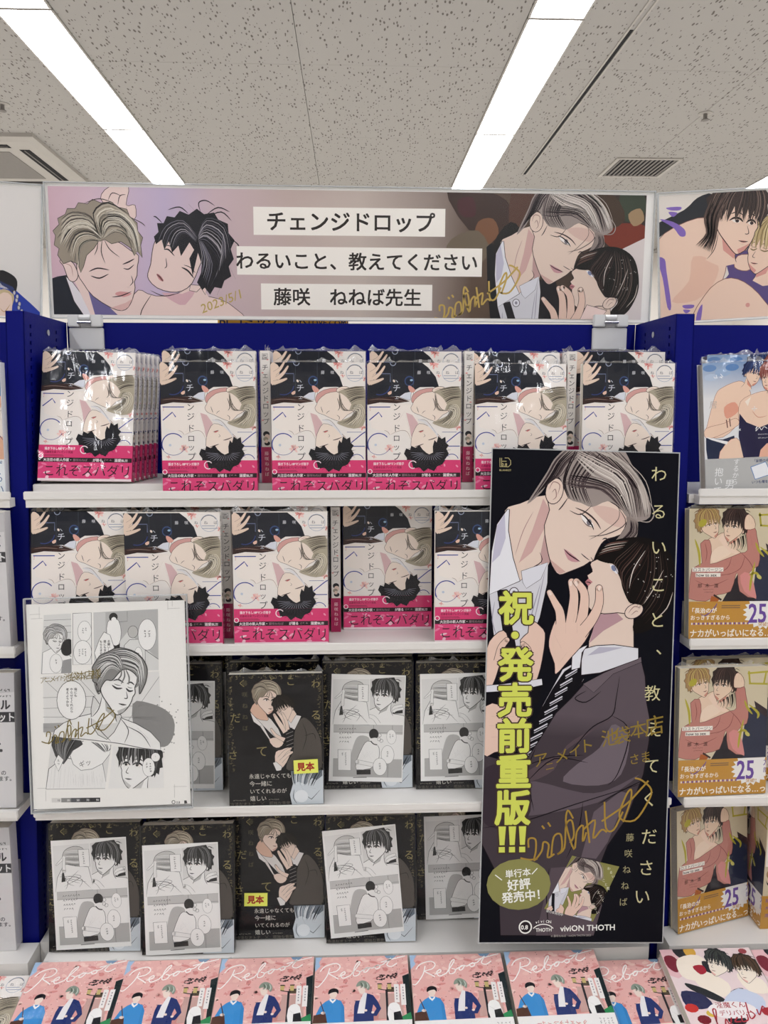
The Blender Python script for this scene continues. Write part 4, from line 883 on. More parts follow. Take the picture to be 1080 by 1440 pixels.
def art_dark_spine(a, t):
    a.view(); a.rect(0, 0, t, 182, '#1b1a1f', 1); gold_scribble(a, random.Random(4), 30, t, 182)
    a.text('わるいこと、教えてください', t / 2, 14, 8, '#8d8257', vert=True, step=1.1); a.text('藤咲ねねば', t / 2, 138, 6, '#b5ac94', vert=True)

def bubble(a, x, y, rx, ry, r, n=2, s=None):
    a.ell(x, y, rx, ry, '#f4f3f1', line='#4a4a4a', lw=max(1.2, rx * .04))
    s = (s or min(rx, ry) * .34) * .85
    for i in range(n): a.ticks(x + (n / 2 - i - .5) * s * 1.5, y - s * 1.9, s, r.choice((2, 3, 4)))
IQ = [(127, 238), (828, 265), (772, 1325), (65, 1300)]
def art_insert(a):
    """loose comic page sheet, 105 x 155 mm, in black and white"""
    a.view(IQ); r = random.Random(12); G = '#d9d8d6'; K = '#efeeec'; L = '#2b2b2b'
    # panel one
    a.clip([(140, 290), (480, 295), (470, 745), (120, 735)])
    a.poly([(140, 290), (480, 295), (470, 745), (120, 735)], '#e6e5e3')
    a.poly([(150, 600), (230, 470), (330, 500), (450, 520), (480, 745), (120, 740)], K, line=L, lw=4)
    a.poly([(185, 560), (215, 540), (225, 640), (185, 645)], '#222')if False else a.poly([(200, 560), (215, 540), (225, 640), (185, 645)], '#222222')
    a.poly([(225, 470), (220, 400), (250, 340), (330, 310), (410, 330), (440, 400), (440, 500), (340, 500), (270, 480)], '#c9c8c5', sm=3, line=L, lw=4)
    a.strands([(240, 350), (330, 345), (430, 360)], [(230, 470), (330, 500), (440, 500)], 12, ['#3a3a3a', '#6f6f6f', '#f4f4f4'], 6)
    a.limb([(155, 475), (210, 430), (240, 400)], 10, 30, K, L, 4); a.limb([(220, 540), (225, 480), (235, 410)], 30, 20, K, L, 4)
    for i in range(7): a.stroke([(r.uniform(150, 450), r.uniform(540, 600)), (r.uniform(200, 460), r.uniform(600, 660)), (r.uniform(200, 460), r.uniform(660, 735))], 4, '#4a4a4a')
    a.up(); a.poly([(372, 345), (472, 350), (465, 515), (368, 510)], '#f2f1ef', line=L, lw=3); a.ticks(415, 365, 20, 6)
    # panel two
    a.clip([(488, 295), (820, 275), (800, 755), (470, 748)])
    a.poly([(488, 275), (830, 275), (800, 755), (470, 748)], '#dddcda'); a.poly([(470, 600), (640, 560), (700, 640), (800, 660), (800, 760), (460, 760)], K, sm=2, line=L, lw=4)
    head(a, 620, 475, 255, 6, -1, '#1e1e1e', '#8a8a8a', '#101010', '#f0efed', '#bdbcba', '#2b2b2b', seed=5, bold=1.5)
    a.poly([(690, 640), (720, 590), (790, 600), (790, 635)], '#1a1a1a'); a.limb([(780, 560), (720, 575), (700, 600)], 26, 30, K, L, 4); a.limb([(790, 590), (730, 600), (700, 620)], 22, 26, K, L, 4)
    a.limb([(480, 660), (520, 680), (560, 740)], 34, 40, K, L, 4)
    # panel three
    a.clip([(130, 735), (790, 755), (765, 1280), (105, 1255)])
    a.poly([(130, 735), (790, 755), (788, 850), (125, 810)], '#c5c4c2'); a.poly([(125, 810), (788, 850), (780, 1095), (115, 1075)], '#f0efed'); a.poly([(115, 1075), (780, 1095), (765, 1280), (105, 1255)], '#b5b4b2')
    for P in ([(130, 735), (790, 755)], [(125, 810), (788, 832)], [(315, 742), (312, 815)], [(510, 748), (508, 830)], [(690, 755), (688, 840)], [(640, 1095), (632, 1280)], [(115, 1075), (300, 1080)]): a.stroke(P, 3, '#5a5a5a', taper=0)
    a.up(); a.poly([(330, 900), (380, 850), (460, 870), (460, 950), (380, 1080), (300, 1090), (285, 1050)], '#b9b8b6', sm=3)
    a.poly([(345, 1080), (400, 960), (450, 905), (540, 940), (560, 1020), (540, 1110), (470, 1180), (335, 1190), (335, 1120)], '#f2f1ef', sm=2, line=L, lw=4)
    a.poly([(335, 1195), (470, 1190), (470, 1240), (335, 1240)], '#1c1c1c'); a.ell(510, 838, 46, 54, '#1c1c1c'); a.poly([(480, 880), (555, 880), (545, 950), (480, 920)], K, sm=2); a.stroke([(478, 905), (505, 935), (540, 945)], 10, '#1c1c1c', taper=0)
    for i in range(9): a.stroke([(r.uniform(370, 540), r.uniform(960, 1060)), (r.uniform(360, 540), r.uniform(1060, 1120))], 3, '#7a7a7a')
    for x, y in ((560, 890), (580, 905), (565, 850)): a.ring(x, y, 16, 3, '#5a5a5a')
    a.limb([(345, 1110), (430, 1130), (520, 1150)], 40, 34, K, L, 4)
    a.up(); bubble(a, 678, 868, 46, 72, r, 2, 19); bubble(a, 637, 1045, 62, 92, r, 1, 24); bubble(a, 560, 1165, 66, 88, r, 1, 26)
    a.poly([(163, 985), (290, 988), (280, 1195), (158, 1190)], '#f4f3f1', line=L, lw=3); a.ticks(235, 1012, 18, 7); a.ticks(205, 1012, 18, 2)
    for i in range(4):
        for k in range(7 - i): a.stroke([(180 + k * 24, 790 + i * 42), (190 + k * 24, 775 + i * 42), (196 + k * 24, 800 + i * 42 - r.uniform(0, 20))], 4, '#2b2b2b')
    a.clip(); a.up(); a.bars(300, 1265, 180, 7, 1, '#6a6a6a', r)

def art_page(w, h, quad):
    a = Art(w, h, '#f3f1ed'); a.view(quad); a.aff(1 / 3.2727, ty=820); r = random.Random(21)
    L, K, G = '#3a3a3c', '#f5f4f2', '#c9c8c6'
    for P in ([(145, 130), (195, 130)], [(190, 95), (190, 150)], [(150, 150), (205, 150)], [(785, 85), (785, 135)], [(785, 130), (840, 130)], [(805, 85), (805, 120)], [(215, 950), (215, 1000)], [(175, 940), (215, 940)], [(800, 940), (860, 940)], [(805, 930), (805, 990)]): a.stroke(P, 1.5, '#b5b3b0', taper=0)
    def panel(P, c): a.clip(P); a.poly(P, c)
    panel([(212, 135), (340, 133), (340, 410), (195, 410)], '#dededc')
    for y in (160, 190, 220): a.stroke([(212, y), (340, y)], 2, '#8a8a8a', taper=0)
    a.up(); a.poly([(200, 410), (205, 310), (250, 290), (300, 300), (350, 345), (345, 410)], K, line=L, lw=2); head(a, 262, 262, 95, 8, 1, '#b5b3b0', '#e6e6e6', '#444444', '#f0efed', '#bdbcba', '#2b2b2b', seed=5, bold=1.5, shut=True, neck=False, swept=True)
    a.ell(322, 290, 30, 40, '#1c1c1c', rot=15); a.poly([(300, 350), (350, 340), (350, 410), (290, 410)], '#9a9a9a')
    a.clip(); a.poly([(348, 133), (434, 133), (434, 372), (346, 372)], '#efeeec', line=L, lw=2)
    P = [(444, 133), (740, 130), (740, 410), (446, 410)]; panel(P, '#b9b9b8')
    a.poly([(444, 133), (500, 135), (500, 400), (446, 410)], '#cfcfce'); a.poly([(445, 410), (600, 230), (740, 360), (740, 410)], '#dcdcda'); a.stroke([(660, 300), (740, 360)], 3, '#6a6a6a', taper=0); a.stroke([(600, 135), (600, 180), (510, 184)], 2, '#6a6a6a', taper=0, sm=0)
    a.poly([(538, 280), (565, 280), (562, 385), (542, 390)], '#1c1c1c'); a.poly([(505, 240), (510, 180), (535, 165), (560, 175), (572, 230), (560, 285), (530, 285)], K, sm=2, line=L, lw=2); a.ell(536, 158, 20, 20, '#1c1c1c'); a.ell(538, 172, 12, 14, K)
    a.poly([(580, 390), (585, 290), (610, 265), (650, 265), (680, 300), (680, 400)], '#e2e2e0', sm=0, line=L, lw=2); a.ell(625, 230, 23, 28, '#c0bfbc', line=L, lw=2); a.rect(600, 385, 660, 410, '#222222', 1)
    a.clip()
    a.poly([(492, 225), (520, 240), (545, 320), (530, 370), (495, 400), (462, 370), (447, 320), (470, 260)], '#f4f3f1', line=L, lw=2)
    for i, t in enumerate(('お願いします', '誰にも言わないで', 'もらえませんか')): a.text(t, 514 - i * 18, 262, 13.5, '#1b1b1b', 0.02, vert=True)
    bubble(a, 402, 218, 32, 48, r, 2, 11); bubble(a, 392, 315, 42, 55, r, 3, 11); bubble(a, 690, 245, 42, 72, r, 2, 14); bubble(a, 268, 362, 30, 44, r, 1, 13); bubble(a, 649, 345, 20, 44, r, 1, 12)
    P = [(205, 420), (742, 415), (750, 770), (600, 740), (210, 690)]; a.poly(P, '#e4e3e1')
    for p in ([(205, 520), (450, 520)], [(205, 570), (742, 570)], [(205, 610), (742, 625)], [(560, 690), (742, 440)], [(450, 520), (360, 420)], [(600, 620), (740, 640)], [(205, 640), (742, 660)], [(215, 440), (300, 520)]): a.stroke(p, 2, '#8f8e8c', taper=0)
    a.poly([(620, 560), (700, 560), (780, 600), (810, 660), (790, 740), (740, 760), (640, 720)], '#8b8a89', sm=3)
    for i in range(120): a.ell(760 + r.gauss(0, 28), 670 + r.gauss(0, 45), 3, 3, '#8b8a89', n=6, up=0)
    for y in (650, 670): a.stroke([(205, y), (420, y)], 22, '#a9a8a7', taper=0)
    a.up()
    a.poly([(250, 700), (300, 640), (430, 600), (560, 620), (700, 690), (745, 775), (560, 740), (380, 715)], '#f0efed', sm=2, line=L, lw=3)
    a.poly([(440, 520), (470, 560), (560, 600), (560, 640), (500, 720), (430, 650)], '#dddcda', sm=2, line=L, lw=3)
    for p in ([(470, 600), (460, 660), (520, 730)], [(560, 620), (600, 680), (580, 740)], [(640, 670), (690, 720)], [(330, 640), (380, 700)], [(590, 660), (660, 700), (700, 760)]): a.stroke(p, 4, L)
    a.up(); head(a, 548, 490, 215, 14, 1, '#8b8a88', '#dcdcda', '#39393b', '#f2f1ef', '#bdbcba', '#2b2b2b', seed=9, bold=1.4, shut=True, swept=True)
    bubble(a, 338, 535, 68, 90, r, 1, 5)
    for i, t in enumerate(('俺にも', 'やらせてくれたら', '考えようかな')): a.text(t, 358 - i * 19, 478, 14.5, '#1b1b1b', 0.02, vert=True)
    P = [(245, 700), (520, 745), (490, 945), (215, 945)]; panel(P, '#dfdedc')
    a.poly([(215, 945), (230, 850), (300, 800), (480, 830), (500, 945)], '#eeedeb', line=L, lw=3)
    a.poly([(330, 790), (400, 720), (520, 745), (480, 830), (380, 860)], '#f2f1ef', sm=2, line=L, lw=2)
    a.poly([(245, 700), (350, 700), (390, 740), (340, 770), (300, 830), (260, 790)], '#3a3a3b', sm=2); a.strands([(260, 700), (260, 760), (300, 830)], [(380, 710), (340, 760), (310, 800)], 10, ['#8a8a8a', '#111111'], 4); a.strands([(400, 715), (440, 740), (490, 780)], [(520, 745), (520, 760), (505, 775)], 8, '#6a6a6a', 4)
    for i in range(30): x = r.uniform(330, 480); a.stroke([(x, r.uniform(860, 900)), (x + 2, r.uniform(910, 940))], 2, '#5a5a5a')
    for i in range(10): x = r.uniform(225, 330); a.stroke([(x, r.uniform(830, 860)), (x - 10, 940)], 2.5, '#6a6a6a')
    a.up(); a.clip(); a.poly([(275, 785), (300, 810), (275, 862), (255, 820)], '#f4f3f1', line=L, lw=2); a.text('えっ', 275, 805, 14, '#1b1b1b', vert=True); a.text('ギッ', 370, 835, 30, '#55554f', 0.0, rot=-15)
    P = [(530, 752), (755, 775), (758, 945), (505, 945)]; panel(P, '#ecebe9'); head(a, 640, 850, 190, 5, -1, '#1e1e1e', '#9a9a9a', '#101010', '#f2f1ef', '#c9c8c6', '#2b2b2b', seed=15, bold=1.2)
    a.clip(); bubble(a, 690, 850, 28, 42, r, 2, 13); bubble(a, 722, 805, 20, 20, r, 1, 4)
    for i, c in enumerate(('#dcdad7', '#8f8e8c', '#55555a', '#3a3a3d', '#1e1e22')): a.rect(242 + i * 45, 986, 287 + i * 45, 1006, c)
    a.up()
    for i, t in enumerate(('10', '30', '50', '70', '90')): a.text(t, 268 + i * 45, 996, 13, '#f4f3f1' if i else '#333333', 0.01)
    a.ring(800, 1010, 7, 3, '#333333'); a.text('0.8', 812, 1011, 14, '#333333', .02); a.poly([(848, 1003), (858, 1003), (862, 1016), (848, 1018)], '#333333'); a.bars(650, 1030, 130, 4, 1, '#8f8e8c', r)
    G2 = '#7a6a2a'
    x = 188
    for ch, s in zip('アニメイト池袋本店様', (34, 28, 34, 30, 28, 40, 46, 46, 46, 50)): a.text(ch, x, 440 - (x - 188) * .09, s, G2, 0.0, rot=-4, skew=.12); x += s * .72
    gold_sign(a, 190, 625, 1.12, G2, 5, rot=-4)
    return a

def art_reboot(a):
    """flat cover, 128 x 182 mm: blossom, two men, brush title"""
    r = random.Random(31); a.view(); a.rect(0, 0, 128, 100, '#e8b4ae', 1)
    for i in range(150): a.ell(r.uniform(0, 128), r.uniform(0, 96), r.uniform(1.5, 7), r.uniform(1, 3.2), r.choice(['#eebfb7', '#e09f9a', '#f2cbc2', '#d98f8b', '#e9b2ab']), rot=r.uniform(-40, 40), n=8, up=1 if i % 30 == 0 else 0)
    a.up(); a.poly([(0, 0), (9, 0), (5, 8), (7, 14), (0, 22)], '#a9c4e2', sm=0); a.poly([(95, 0), (112, 0), (106, 5), (98, 4)], '#7f9cb8')
    for i in range(150): a.ell(r.uniform(0, 128), r.uniform(2, 88), .8, .5, r.choice(['#7a4a4c', '#f6dcd4', '#9c5c5c']), n=6, up=0)
    a.up()
    a.poly([(118, 32), (128, 28), (128, 92), (121, 92)], '#1f2a2c'); a.poly([(80, 76), (90, 60), (96, 92), (76, 94)], '#c98b84'); a.poly([(88, 56), (115, 58), (118, 92), (84, 92)], '#caa49c')
    for i in range(40): x = r.uniform(84, 112); a.ell(x, 34 + r.gauss(0, 2) - (x - 84) * .12, 2, .8, '#2b2024', rot=r.uniform(-30, 30), n=6, up=0)
    a.rect(96, 48, 112, 55, '#54483a', 0); a.up()
    a.rect(94.5, 52, 97.5, 97, '#26262c', 1); a.stroke([(85, 50), (95, 52), (105, 49)], 1.2, '#26262c', taper=0)
    for x in (87, 100): a.rect(x - 2.5, 43, x + 2.5, 51, '#c9b478', 1); a.rect(x - 3, 42, x + 3, 43.5, '#26262c', 1)
    a.rect(106, 44, 112.5, 70, '#f0ebe8', 0); a.rect(114.5, 44, 121, 74, '#f0ebe8', 1)
    for x in (109.2, 117.8):
        for k in range(5): a.rect(x - .8, 48 + k * 4, x + .8, 50 + k * 4, '#9a9398')
    a.up(); a.poly([(98, 96), (97, 76), (104, 70), (112, 74), (114, 96)], '#f2f0ee', sm=2); a.poly([(110, 92), (126, 84), (128, 97), (108, 97)], '#2f8a55'); a.poly([(104, 84), (113, 82), (116, 97), (104, 97)], '#202126'); a.stroke([(99, 79), (106, 84)], 1, '#202126')
    # man in the blue sweater
    S = '#f0dcd0'
    a.poly([(22, 60), (28, 60), (29, 68), (22, 68)], S); a.poly([(14, 96), (16, 66), (22, 63), (29, 63), (36, 66), (38, 96)], '#3f8fd0', sm=0); a.poly([(16, 66), (9, 72), (3, 86), (8, 88), (16, 80)], '#3f8fd0'); a.poly([(36, 66), (40, 74), (41, 96), (36, 96)], '#3a86c4')
    a.poly([(21, 61), (25, 66), (29, 62), (29, 65), (25, 69), (21, 65)], '#f2f2f2'); a.ell(25.5, 56, 5, 6, S); a.poly([(19, 56), (20, 50), (26, 47.5), (32, 50), (32, 56), (29, 53), (23, 54)], '#1c1b20', sm=3)
    a.poly([(1, 85), (16, 82), (19, 97), (0, 97)], '#54372e'); a.stroke([(9, 66), (15, 84)], 1.2, '#54372e', taper=0); a.ell(13, 82, 3, 2, S)
    # man in the navy suit
    a.poly([(61, 66), (64, 60), (70, 56), (78, 59), (84, 68), (88, 78), (82, 88), (78, 88), (78, 97), (52, 97), (53, 74), (55, 66)], '#27376e', sm=0); a.poly([(57, 84), (60, 68), (66, 54), (70, 56), (66, 84)], '#ece9ea'); a.poly([(78, 72), (82, 78), (78, 84), (76, 80)], '#e0a29c'); a.ell(68, 80, 2, 1.6, S); a.ell(77, 83, 2, 1.6, S)
    a.poly([(58, 48), (64, 46), (68, 50), (66, 56), (61, 56)], S, sm=2); a.poly([(56, 46), (58, 40), (64, 37), (71, 40), (74, 46), (72, 52), (68, 48), (62, 45)], '#8f9a8c', sm=3); a.strands([(60, 40), (62, 44), (60, 48)], [(70, 40), (72, 46), (70, 50)], 7, ['#c6cfc4', '#5f6a5e'], 1)
    a.poly([(0, 96), (128, 94), (128, 182), (0, 182)], '#efecea')
    W = '#fbf6f2'
    for P in ([(20, 17), (16, 30), (6, 44), (1, 44)], [(7, 22), (14, 14), (28, 10), (34, 15), (29, 22), (19, 25), (26, 30), (32, 34)], [(32, 30), (40, 27), (40, 23), (35, 27), (38, 33), (48, 29)], [(48, 29), (60, 12), (60, 8), (54, 16), (52, 29), (58, 29), (61, 24), (56, 22)],
              [(61, 24), (68, 20), (74, 18), (70, 24), (66, 24), (70, 18), (78, 19)], [(78, 19), (86, 14), (88, 18), (83, 20), (82, 16), (92, 14)], [(92, 14), (104, 4), (98, 14), (104, 17), (112, 12)], [(90, 10), (104, 6), (124, 1)]): a.stroke(P, 1.5, W, taper=0)
    a.up(); a.ticks(22, 106, 7, 9, '#e0a29c', vert=False)
    for i in range(4): a.ticks(106 + i * 5, 100, 3, 9, '#8a8486')

def art_incubus(a):
    a.view(); K = '#f4e8d8'; r = random.Random(8); D = '#2c2f33'; RD = '#a82a3a'
    a.rect(0, 0, 128, 182, '#ead6d6', 1)
    a.poly([(0, 0), (45, 0), (40, 30), (10, 45), (0, 40)], '#e6bcc0', sm=0)
    for c, P in (('#7b2b3a', [(2, 12), (14, 10), (20, 22), (12, 36), (2, 28)]), (D, [(18, 0), (34, 0), (38, 12), (24, 14)]), ('#d9a94a', [(34, 0), (48, 0), (48, 10), (36, 12)]), (K, [(14, 30), (22, 14), (50, 10), (62, 30), (52, 50), (20, 46)]), (K, [(30, 44), (50, 36), (74, 54), (66, 72), (42, 70)]), (D, [(52, 20), (64, 24), (66, 38), (52, 36)]), (RD, [(36, 28), (50, 26), (52, 36), (42, 40)]),
                 (D, [(16, 52), (40, 62), (60, 78), (48, 80), (20, 62)]), ('#2a2f55', [(6, 64), (30, 68), (40, 84), (22, 90), (4, 84)]), (D, [(72, 66), (90, 62), (88, 76), (66, 80)]), ('#c9d2e6', [(56, 80), (84, 62), (110, 76), (100, 96), (60, 100)]), (K, [(92, 40), (122, 50), (120, 70), (96, 66)])):
        a.poly(P, c, sm=3)
    head(a, 72, 28, 34, 20, -1, D, '#5e6660', '#1b1d1f', K, '#e9b7ab', seed=3, neck=False); head(a, 108, 38, 34, 8, -1, '#3a3128', '#7a5a44', '#241d18', K, '#e9b7ab', seed=6, neck=False)
    for x, y, s, c in ((10, 88, 9, '#c9332f'), (20, 104, 9, '#7b1f2c'), (108, 96, 9, '#a83038'), (116, 6, 6, '#9c4a50')): a.ell(x, y, s, s * .7, c, n=10)
    a.ell(62, 106, 12, 7, '#20222a'); a.ell(34, 96, 8, 5, '#d9b94a'); a.ell(62, 92, 32, 12, '#f2eaea')
    a.text('淫魔くん', 62, 85, 9, RD, .01, align='C', sx=1.1); a.text('デリバリー', 64, 96, 8, RD, .01, align='C', sx=1.1)
    for P in ([(34, 108), (40, 92), (36, 92), (34, 112)], [(44, 112), (48, 104), (50, 112), (56, 102)], [(64, 102), (58, 108), (66, 108)], [(70, 100), (68, 108), (76, 106), (78, 98)], [(84, 82), (80, 104), (88, 100), (84, 94)], [(94, 92), (94, 100), (104, 88), (104, 98)]): a.stroke(P, 1.8, RD, taper=0)
    a.up(); a.rect(0, 122, 128, 182, '#c93440', 1); a.text('えっちな淫魔の', 8, 134, 14, '#f6dcdc', .01); a.ticks(40, 152, 12, 6, '#f6dcdc', vert=False); a.ell(20, 172, 18, 8, '#f2cfc8')
    for i in range(10): a.ell(r.uniform(0, 128), r.uniform(140, 180), 3, 1.5, '#e58a90', n=8, up=0)
    a.up()

# cover with two men and an ochre band, in the coordinates of a crop
OQ = [(95, 175), (895, 175), (915, 1312), (115, 1312)]
def art_ochre(a, band=True):
    a.view(OQ); K, P, L = '#e9cdb4', '#c08277', '#6e3a38'
    a.poly([(0, 0), (1100, 0), (1100, 1500), (0, 1500)], lambda x, y: '#cfc2a4' if y < 500 else '#d9cdb4')
    a.poly([(740, 540), (900, 620), (1000, 800), (1000, 1000), (700, 1000), (690, 800)], '#2d3146', sm=3); a.poly([(400, 1000), (540, 750), (700, 960), (700, 1010)], '#272228'); a.poly([(780, 480), (900, 560), (910, 640), (800, 560)], '#3a2c30')
    for x, y in ((730, 230), (840, 230)): pass
    Yc = '#b3a83c'
    for s in ([(720, 215), (735, 330)], [(710, 235), (900, 225)], [(880, 225), (860, 340)], [(725, 325), (900, 335)]): a.stroke(s, 16, Yc, taper=0)
    a.up()
    a.poly([(250, 460), (330, 420), (420, 380), (440, 480), (560, 560), (480, 640), (320, 660), (220, 640)], K, sm=2, line=L, lw=4)
    a.poly([(200, 480), (280, 450), (300, 560), (290, 660), (420, 620), (560, 565), (620, 540), (600, 380), (600, 350), (680, 345), (700, 420), (730, 560), (720, 680), (640, 740), (700, 960), (560, 900), (540, 750), (520, 760), (480, 900), (360, 930), (260, 985), (110, 960), (110, 900), (130, 700), (220, 650)], P, sm=2, line=L, lw=4)
    a.poly([(560, 760), (650, 745), (710, 945), (690, 960), (600, 900)], '#d68f8a', sm=2)
    for s in ([(480, 600), (440, 700), (300, 760)], [(600, 580), (560, 700), (440, 760)], [(560, 560), (640, 640), (690, 730)], [(200, 700), (330, 760), (500, 740)], [(160, 800), (300, 850), (460, 790)], [(240, 470), (260, 560), (250, 640)], [(420, 620), (520, 680)], [(640, 400), (660, 500)]): a.stroke(s, 6, '#8a4d4a')
    a.up(); a.poly([(330, 530), (400, 500), (480, 560), (400, 610), (320, 650), (295, 590)], '#f0d8c2', sm=2)
    a.poly([(360, 440), (430, 390), (430, 470), (540, 560), (470, 560)], '#efd3bf', sm=2)
    head(a, 275, 330, 210, -12, 1, '#a5835a', '#d3bd72', '#6b4a35', K, '#cf8f7c', seed=12, neck=False)
    head(a, 495, 350, 230, 6, -1, '#2f2220', '#5f4640', '#1b1312', K, '#cf8f7c', seed=13)
    a.strands([(470, 470), (480, 500), (470, 530)], [(600, 400), (610, 480), (590, 540)], 9, '#241a19', 12, taper=1)
    a.poly([(585, 330), (590, 260), (620, 225), (670, 270), (680, 350), (600, 360)], K, sm=2, line=L, lw=4)
    for s in ([(605, 300), (598, 240)], [(630, 300), (625, 232)], [(652, 310), (655, 250)]): a.stroke(s, 4, L)
    a.up()
    for s in ([(150, 440), (190, 560), (200, 680)], [(690, 470), (720, 540), (770, 600)], [(730, 510), (820, 590), (815, 640)], [(690, 640), (660, 800), (650, 900)], [(640, 760), (700, 740), (745, 790)]): a.stroke(s, 22, Yc)
    a.ell(215, 300, 40, 30, Yc, rot=-40); a.ell(730, 775, 26, 16, '#c9c06a', rot=40); a.up()
    a.poly([(310, 940), (390, 960), (350, 1010), (290, 1010)], '#b0602c'); a.stroke([(330, 930), (400, 975)], 16, '#3a2320', taper=0)
    W = '#efe8de'
    a.rect(135, 690, 410, 726, W, 0); a.rect(165, 738, 386, 772, W, 1); a.text('ロストバージン', 140, 709, 36, '#2a2224', 0.0, sx=1.05); a.text('how to sex', 170, 754, 36, '#2a2224', .02, sx=1.1)
    for ch, x in (('那', 205), ('木', 270), ('渡', 350)): a.text(ch, x, 828, 40, '#4a2c28', .015, vert=True)
    a.ticks(235, 882, 11, 8, '#4a2c28', vert=False); a.ticks(245, 905, 11, 7, '#4a2c28', vert=False)
def art_ochre_band(a):
    a.view(OQ); a.poly([(60, 988), (1000, 988), (1000, 1330), (60, 1330)], '#c3903f'); r = random.Random(2)
    V = '#6b4a9c'
    for s in ([(180, 1000), (260, 1010)], [(215, 1095), (260, 1110), (340, 1040), (360, 1000)], [(380, 1120), (400, 1130)]): a.stroke(s, 14, '#7a5a86')
    a.up(); n = 40
    a.poly([(775 + (185 if i % 2 else 150) * math.cos(2 * math.pi * i / n), 1085 + (150 if i % 2 else 125) * math.sin(2 * math.pi * i / n)) for i in range(n)], '#efece8')
    a.text('25', 640, 1085, 235, V, .02, sx=.72); a.text('万', 885, 1035, 55, V, .02); a.text('部', 885, 1100, 50, V, .01); a.text('突破!!', 730, 1190, 40, '#c3903f', .01)
    a.text('「長治のが', 110, 1066, 50, '#f6efe4', .03); a.text('おっきすぎるから', 125, 1128, 46, '#f6efe4', .02, sx=.97)
    for i in range(26): a.rect(135 + i * 20, 1172, 147 + i * 20, 1190, V if i % 2 else '#e9dfe0')
    a.up(); a.bars(400, 1020, 170, 10, 2, '#8a6a4a', r); a.text('ナカがいっぱいになる…っ」', 122, 1265, 74, '#f8f2e8', .025, sx=.9)
def art_ochre_spine(a, t):
    a.view(); a.rect(0, 0, t, 182, '#cfc2a4', 1); a.rect(1.5, 14, t - 1.5, 84, '#efe8de', 1); a.text('ロストバージン', t / 2, 16, 5.2, '#2a2224', vert=True); a.text('howtosex', t / 2, 54, 3.6, '#2a2224', vert=True)
    a.ell(t / 2, 96, 4, 6, '#a5835a'); a.ell(t / 2 + 1, 108, 4, 6, '#2f2220'); a.ell(t / 2, 106, 2.4, 4, '#e9cdb4')
def art_ochre_bandspine(a, t):
    a.view(); a.rect(0, 130, t, 182, '#c3903f', 1); a.text('那木渡', t / 2, 134, 6.5, '#6b4a9c', vert=True, step=1.8)

def art_blue(a):
    """cover with two shirtless men against a blue wash, silver band"""
    a.view([(62, 215), (862, 215), (990, 1345), (190, 1345)]); K, L = '#efcfb8', '#9a5a48'
    a.poly([(0, 200), (1100, 200), (1100, 520), (0, 520)], lambda x, y: '#4a73ac' if y < 300 and x > 500 else ('#8aa6c8' if y < 300 else '#e4e4e6')); a.poly([(0, 520), (1100, 520), (1100, 1400), (0, 1400)], '#e4e4e6')
    for x, y, s, c in ((130, 260, 60, '#6d8fbe'), (250, 300, 70, '#9db4d2'), (150, 340, 60, '#b9c8dc'), (700, 250, 90, '#2f5c9c'), (330, 260, 60, '#5f86ba')): a.ell(x, y, s, s * .5, c)
    a.poly([(150, 760), (200, 500), (260, 430), (400, 380), (470, 420), (520, 520), (440, 640), (430, 740), (300, 860), (140, 840)], K, sm=3, line=L, lw=3)
    a.poly([(290, 600), (380, 560), (420, 640), (320, 700)], '#e2a18a', sm=3); a.poly([(140, 780), (300, 740), (400, 700), (430, 760), (250, 850), (150, 860)], K, sm=3, line=L, lw=3); a.stroke([(318, 710), (335, 780)], 8, '#5a2a2a', taper=0); a.stroke([(345, 700), (360, 770)], 8, '#5a2a2a', taper=0)
    a.poly([(430, 560), (560, 490), (700, 480), (860, 560), (900, 800), (600, 800), (500, 780), (430, 720)], K, sm=3, line=L, lw=3); a.poly([(470, 560), (520, 520), (500, 600)], '#f6e8da', sm=0)
    for s in ([(540, 640), (600, 700), (680, 690)], [(540, 780), (560, 700)], [(720, 560), (710, 660), (740, 700)], [(280, 620), (310, 560)], [(160, 770), (220, 740)]): a.stroke(s, 5, '#c98068')
    a.up(); a.poly([(150, 860), (300, 880), (400, 850), (460, 1045), (180, 1045), (160, 960)], '#1f2a46', sm=0); a.poly([(280, 1045), (330, 920), (420, 870), (500, 960), (510, 1045)], K, sm=2, line=L, lw=3); a.poly([(430, 660), (500, 740), (620, 790), (760, 740), (900, 720), (950, 1045), (500, 1045), (440, 860)], '#221f42', sm=0); a.poly([(640, 1045), (700, 930), (820, 960), (880, 1045)], '#e9b59c', sm=2)
    a.poly([(140, 850), (350, 900), (340, 925), (200, 880)], '#f0eeee')
    head(a, 520, 330, 180, 14, 1, '#1d2850', '#4a63a0', '#131a38', K, '#d8917c', seed=2); head(a, 680, 370, 190, -4, -1, '#8a4a44', '#c98a7c', '#5a2a2c', K, '#d8917c', seed=4, neck=True)
    W = '#f4f4f4'
    a.ticks(165, 335, 44, 2, '#eef0f4', vert=False); a.text('居', 190, 540, 70, '#c2b5ae', vert=True); a.ticks(560, 590, 60, 1, '#f0e6e0'); a.text('×', 430, 800, 50, W); a.stroke([(585, 800), (600, 780), (590, 820), (620, 790), (640, 812), (660, 785), (690, 800)], 5, W, taper=0); a.ticks(610, 850, 14, 10, W, vert=False); a.ticks(615, 880, 14, 9, W, vert=False)
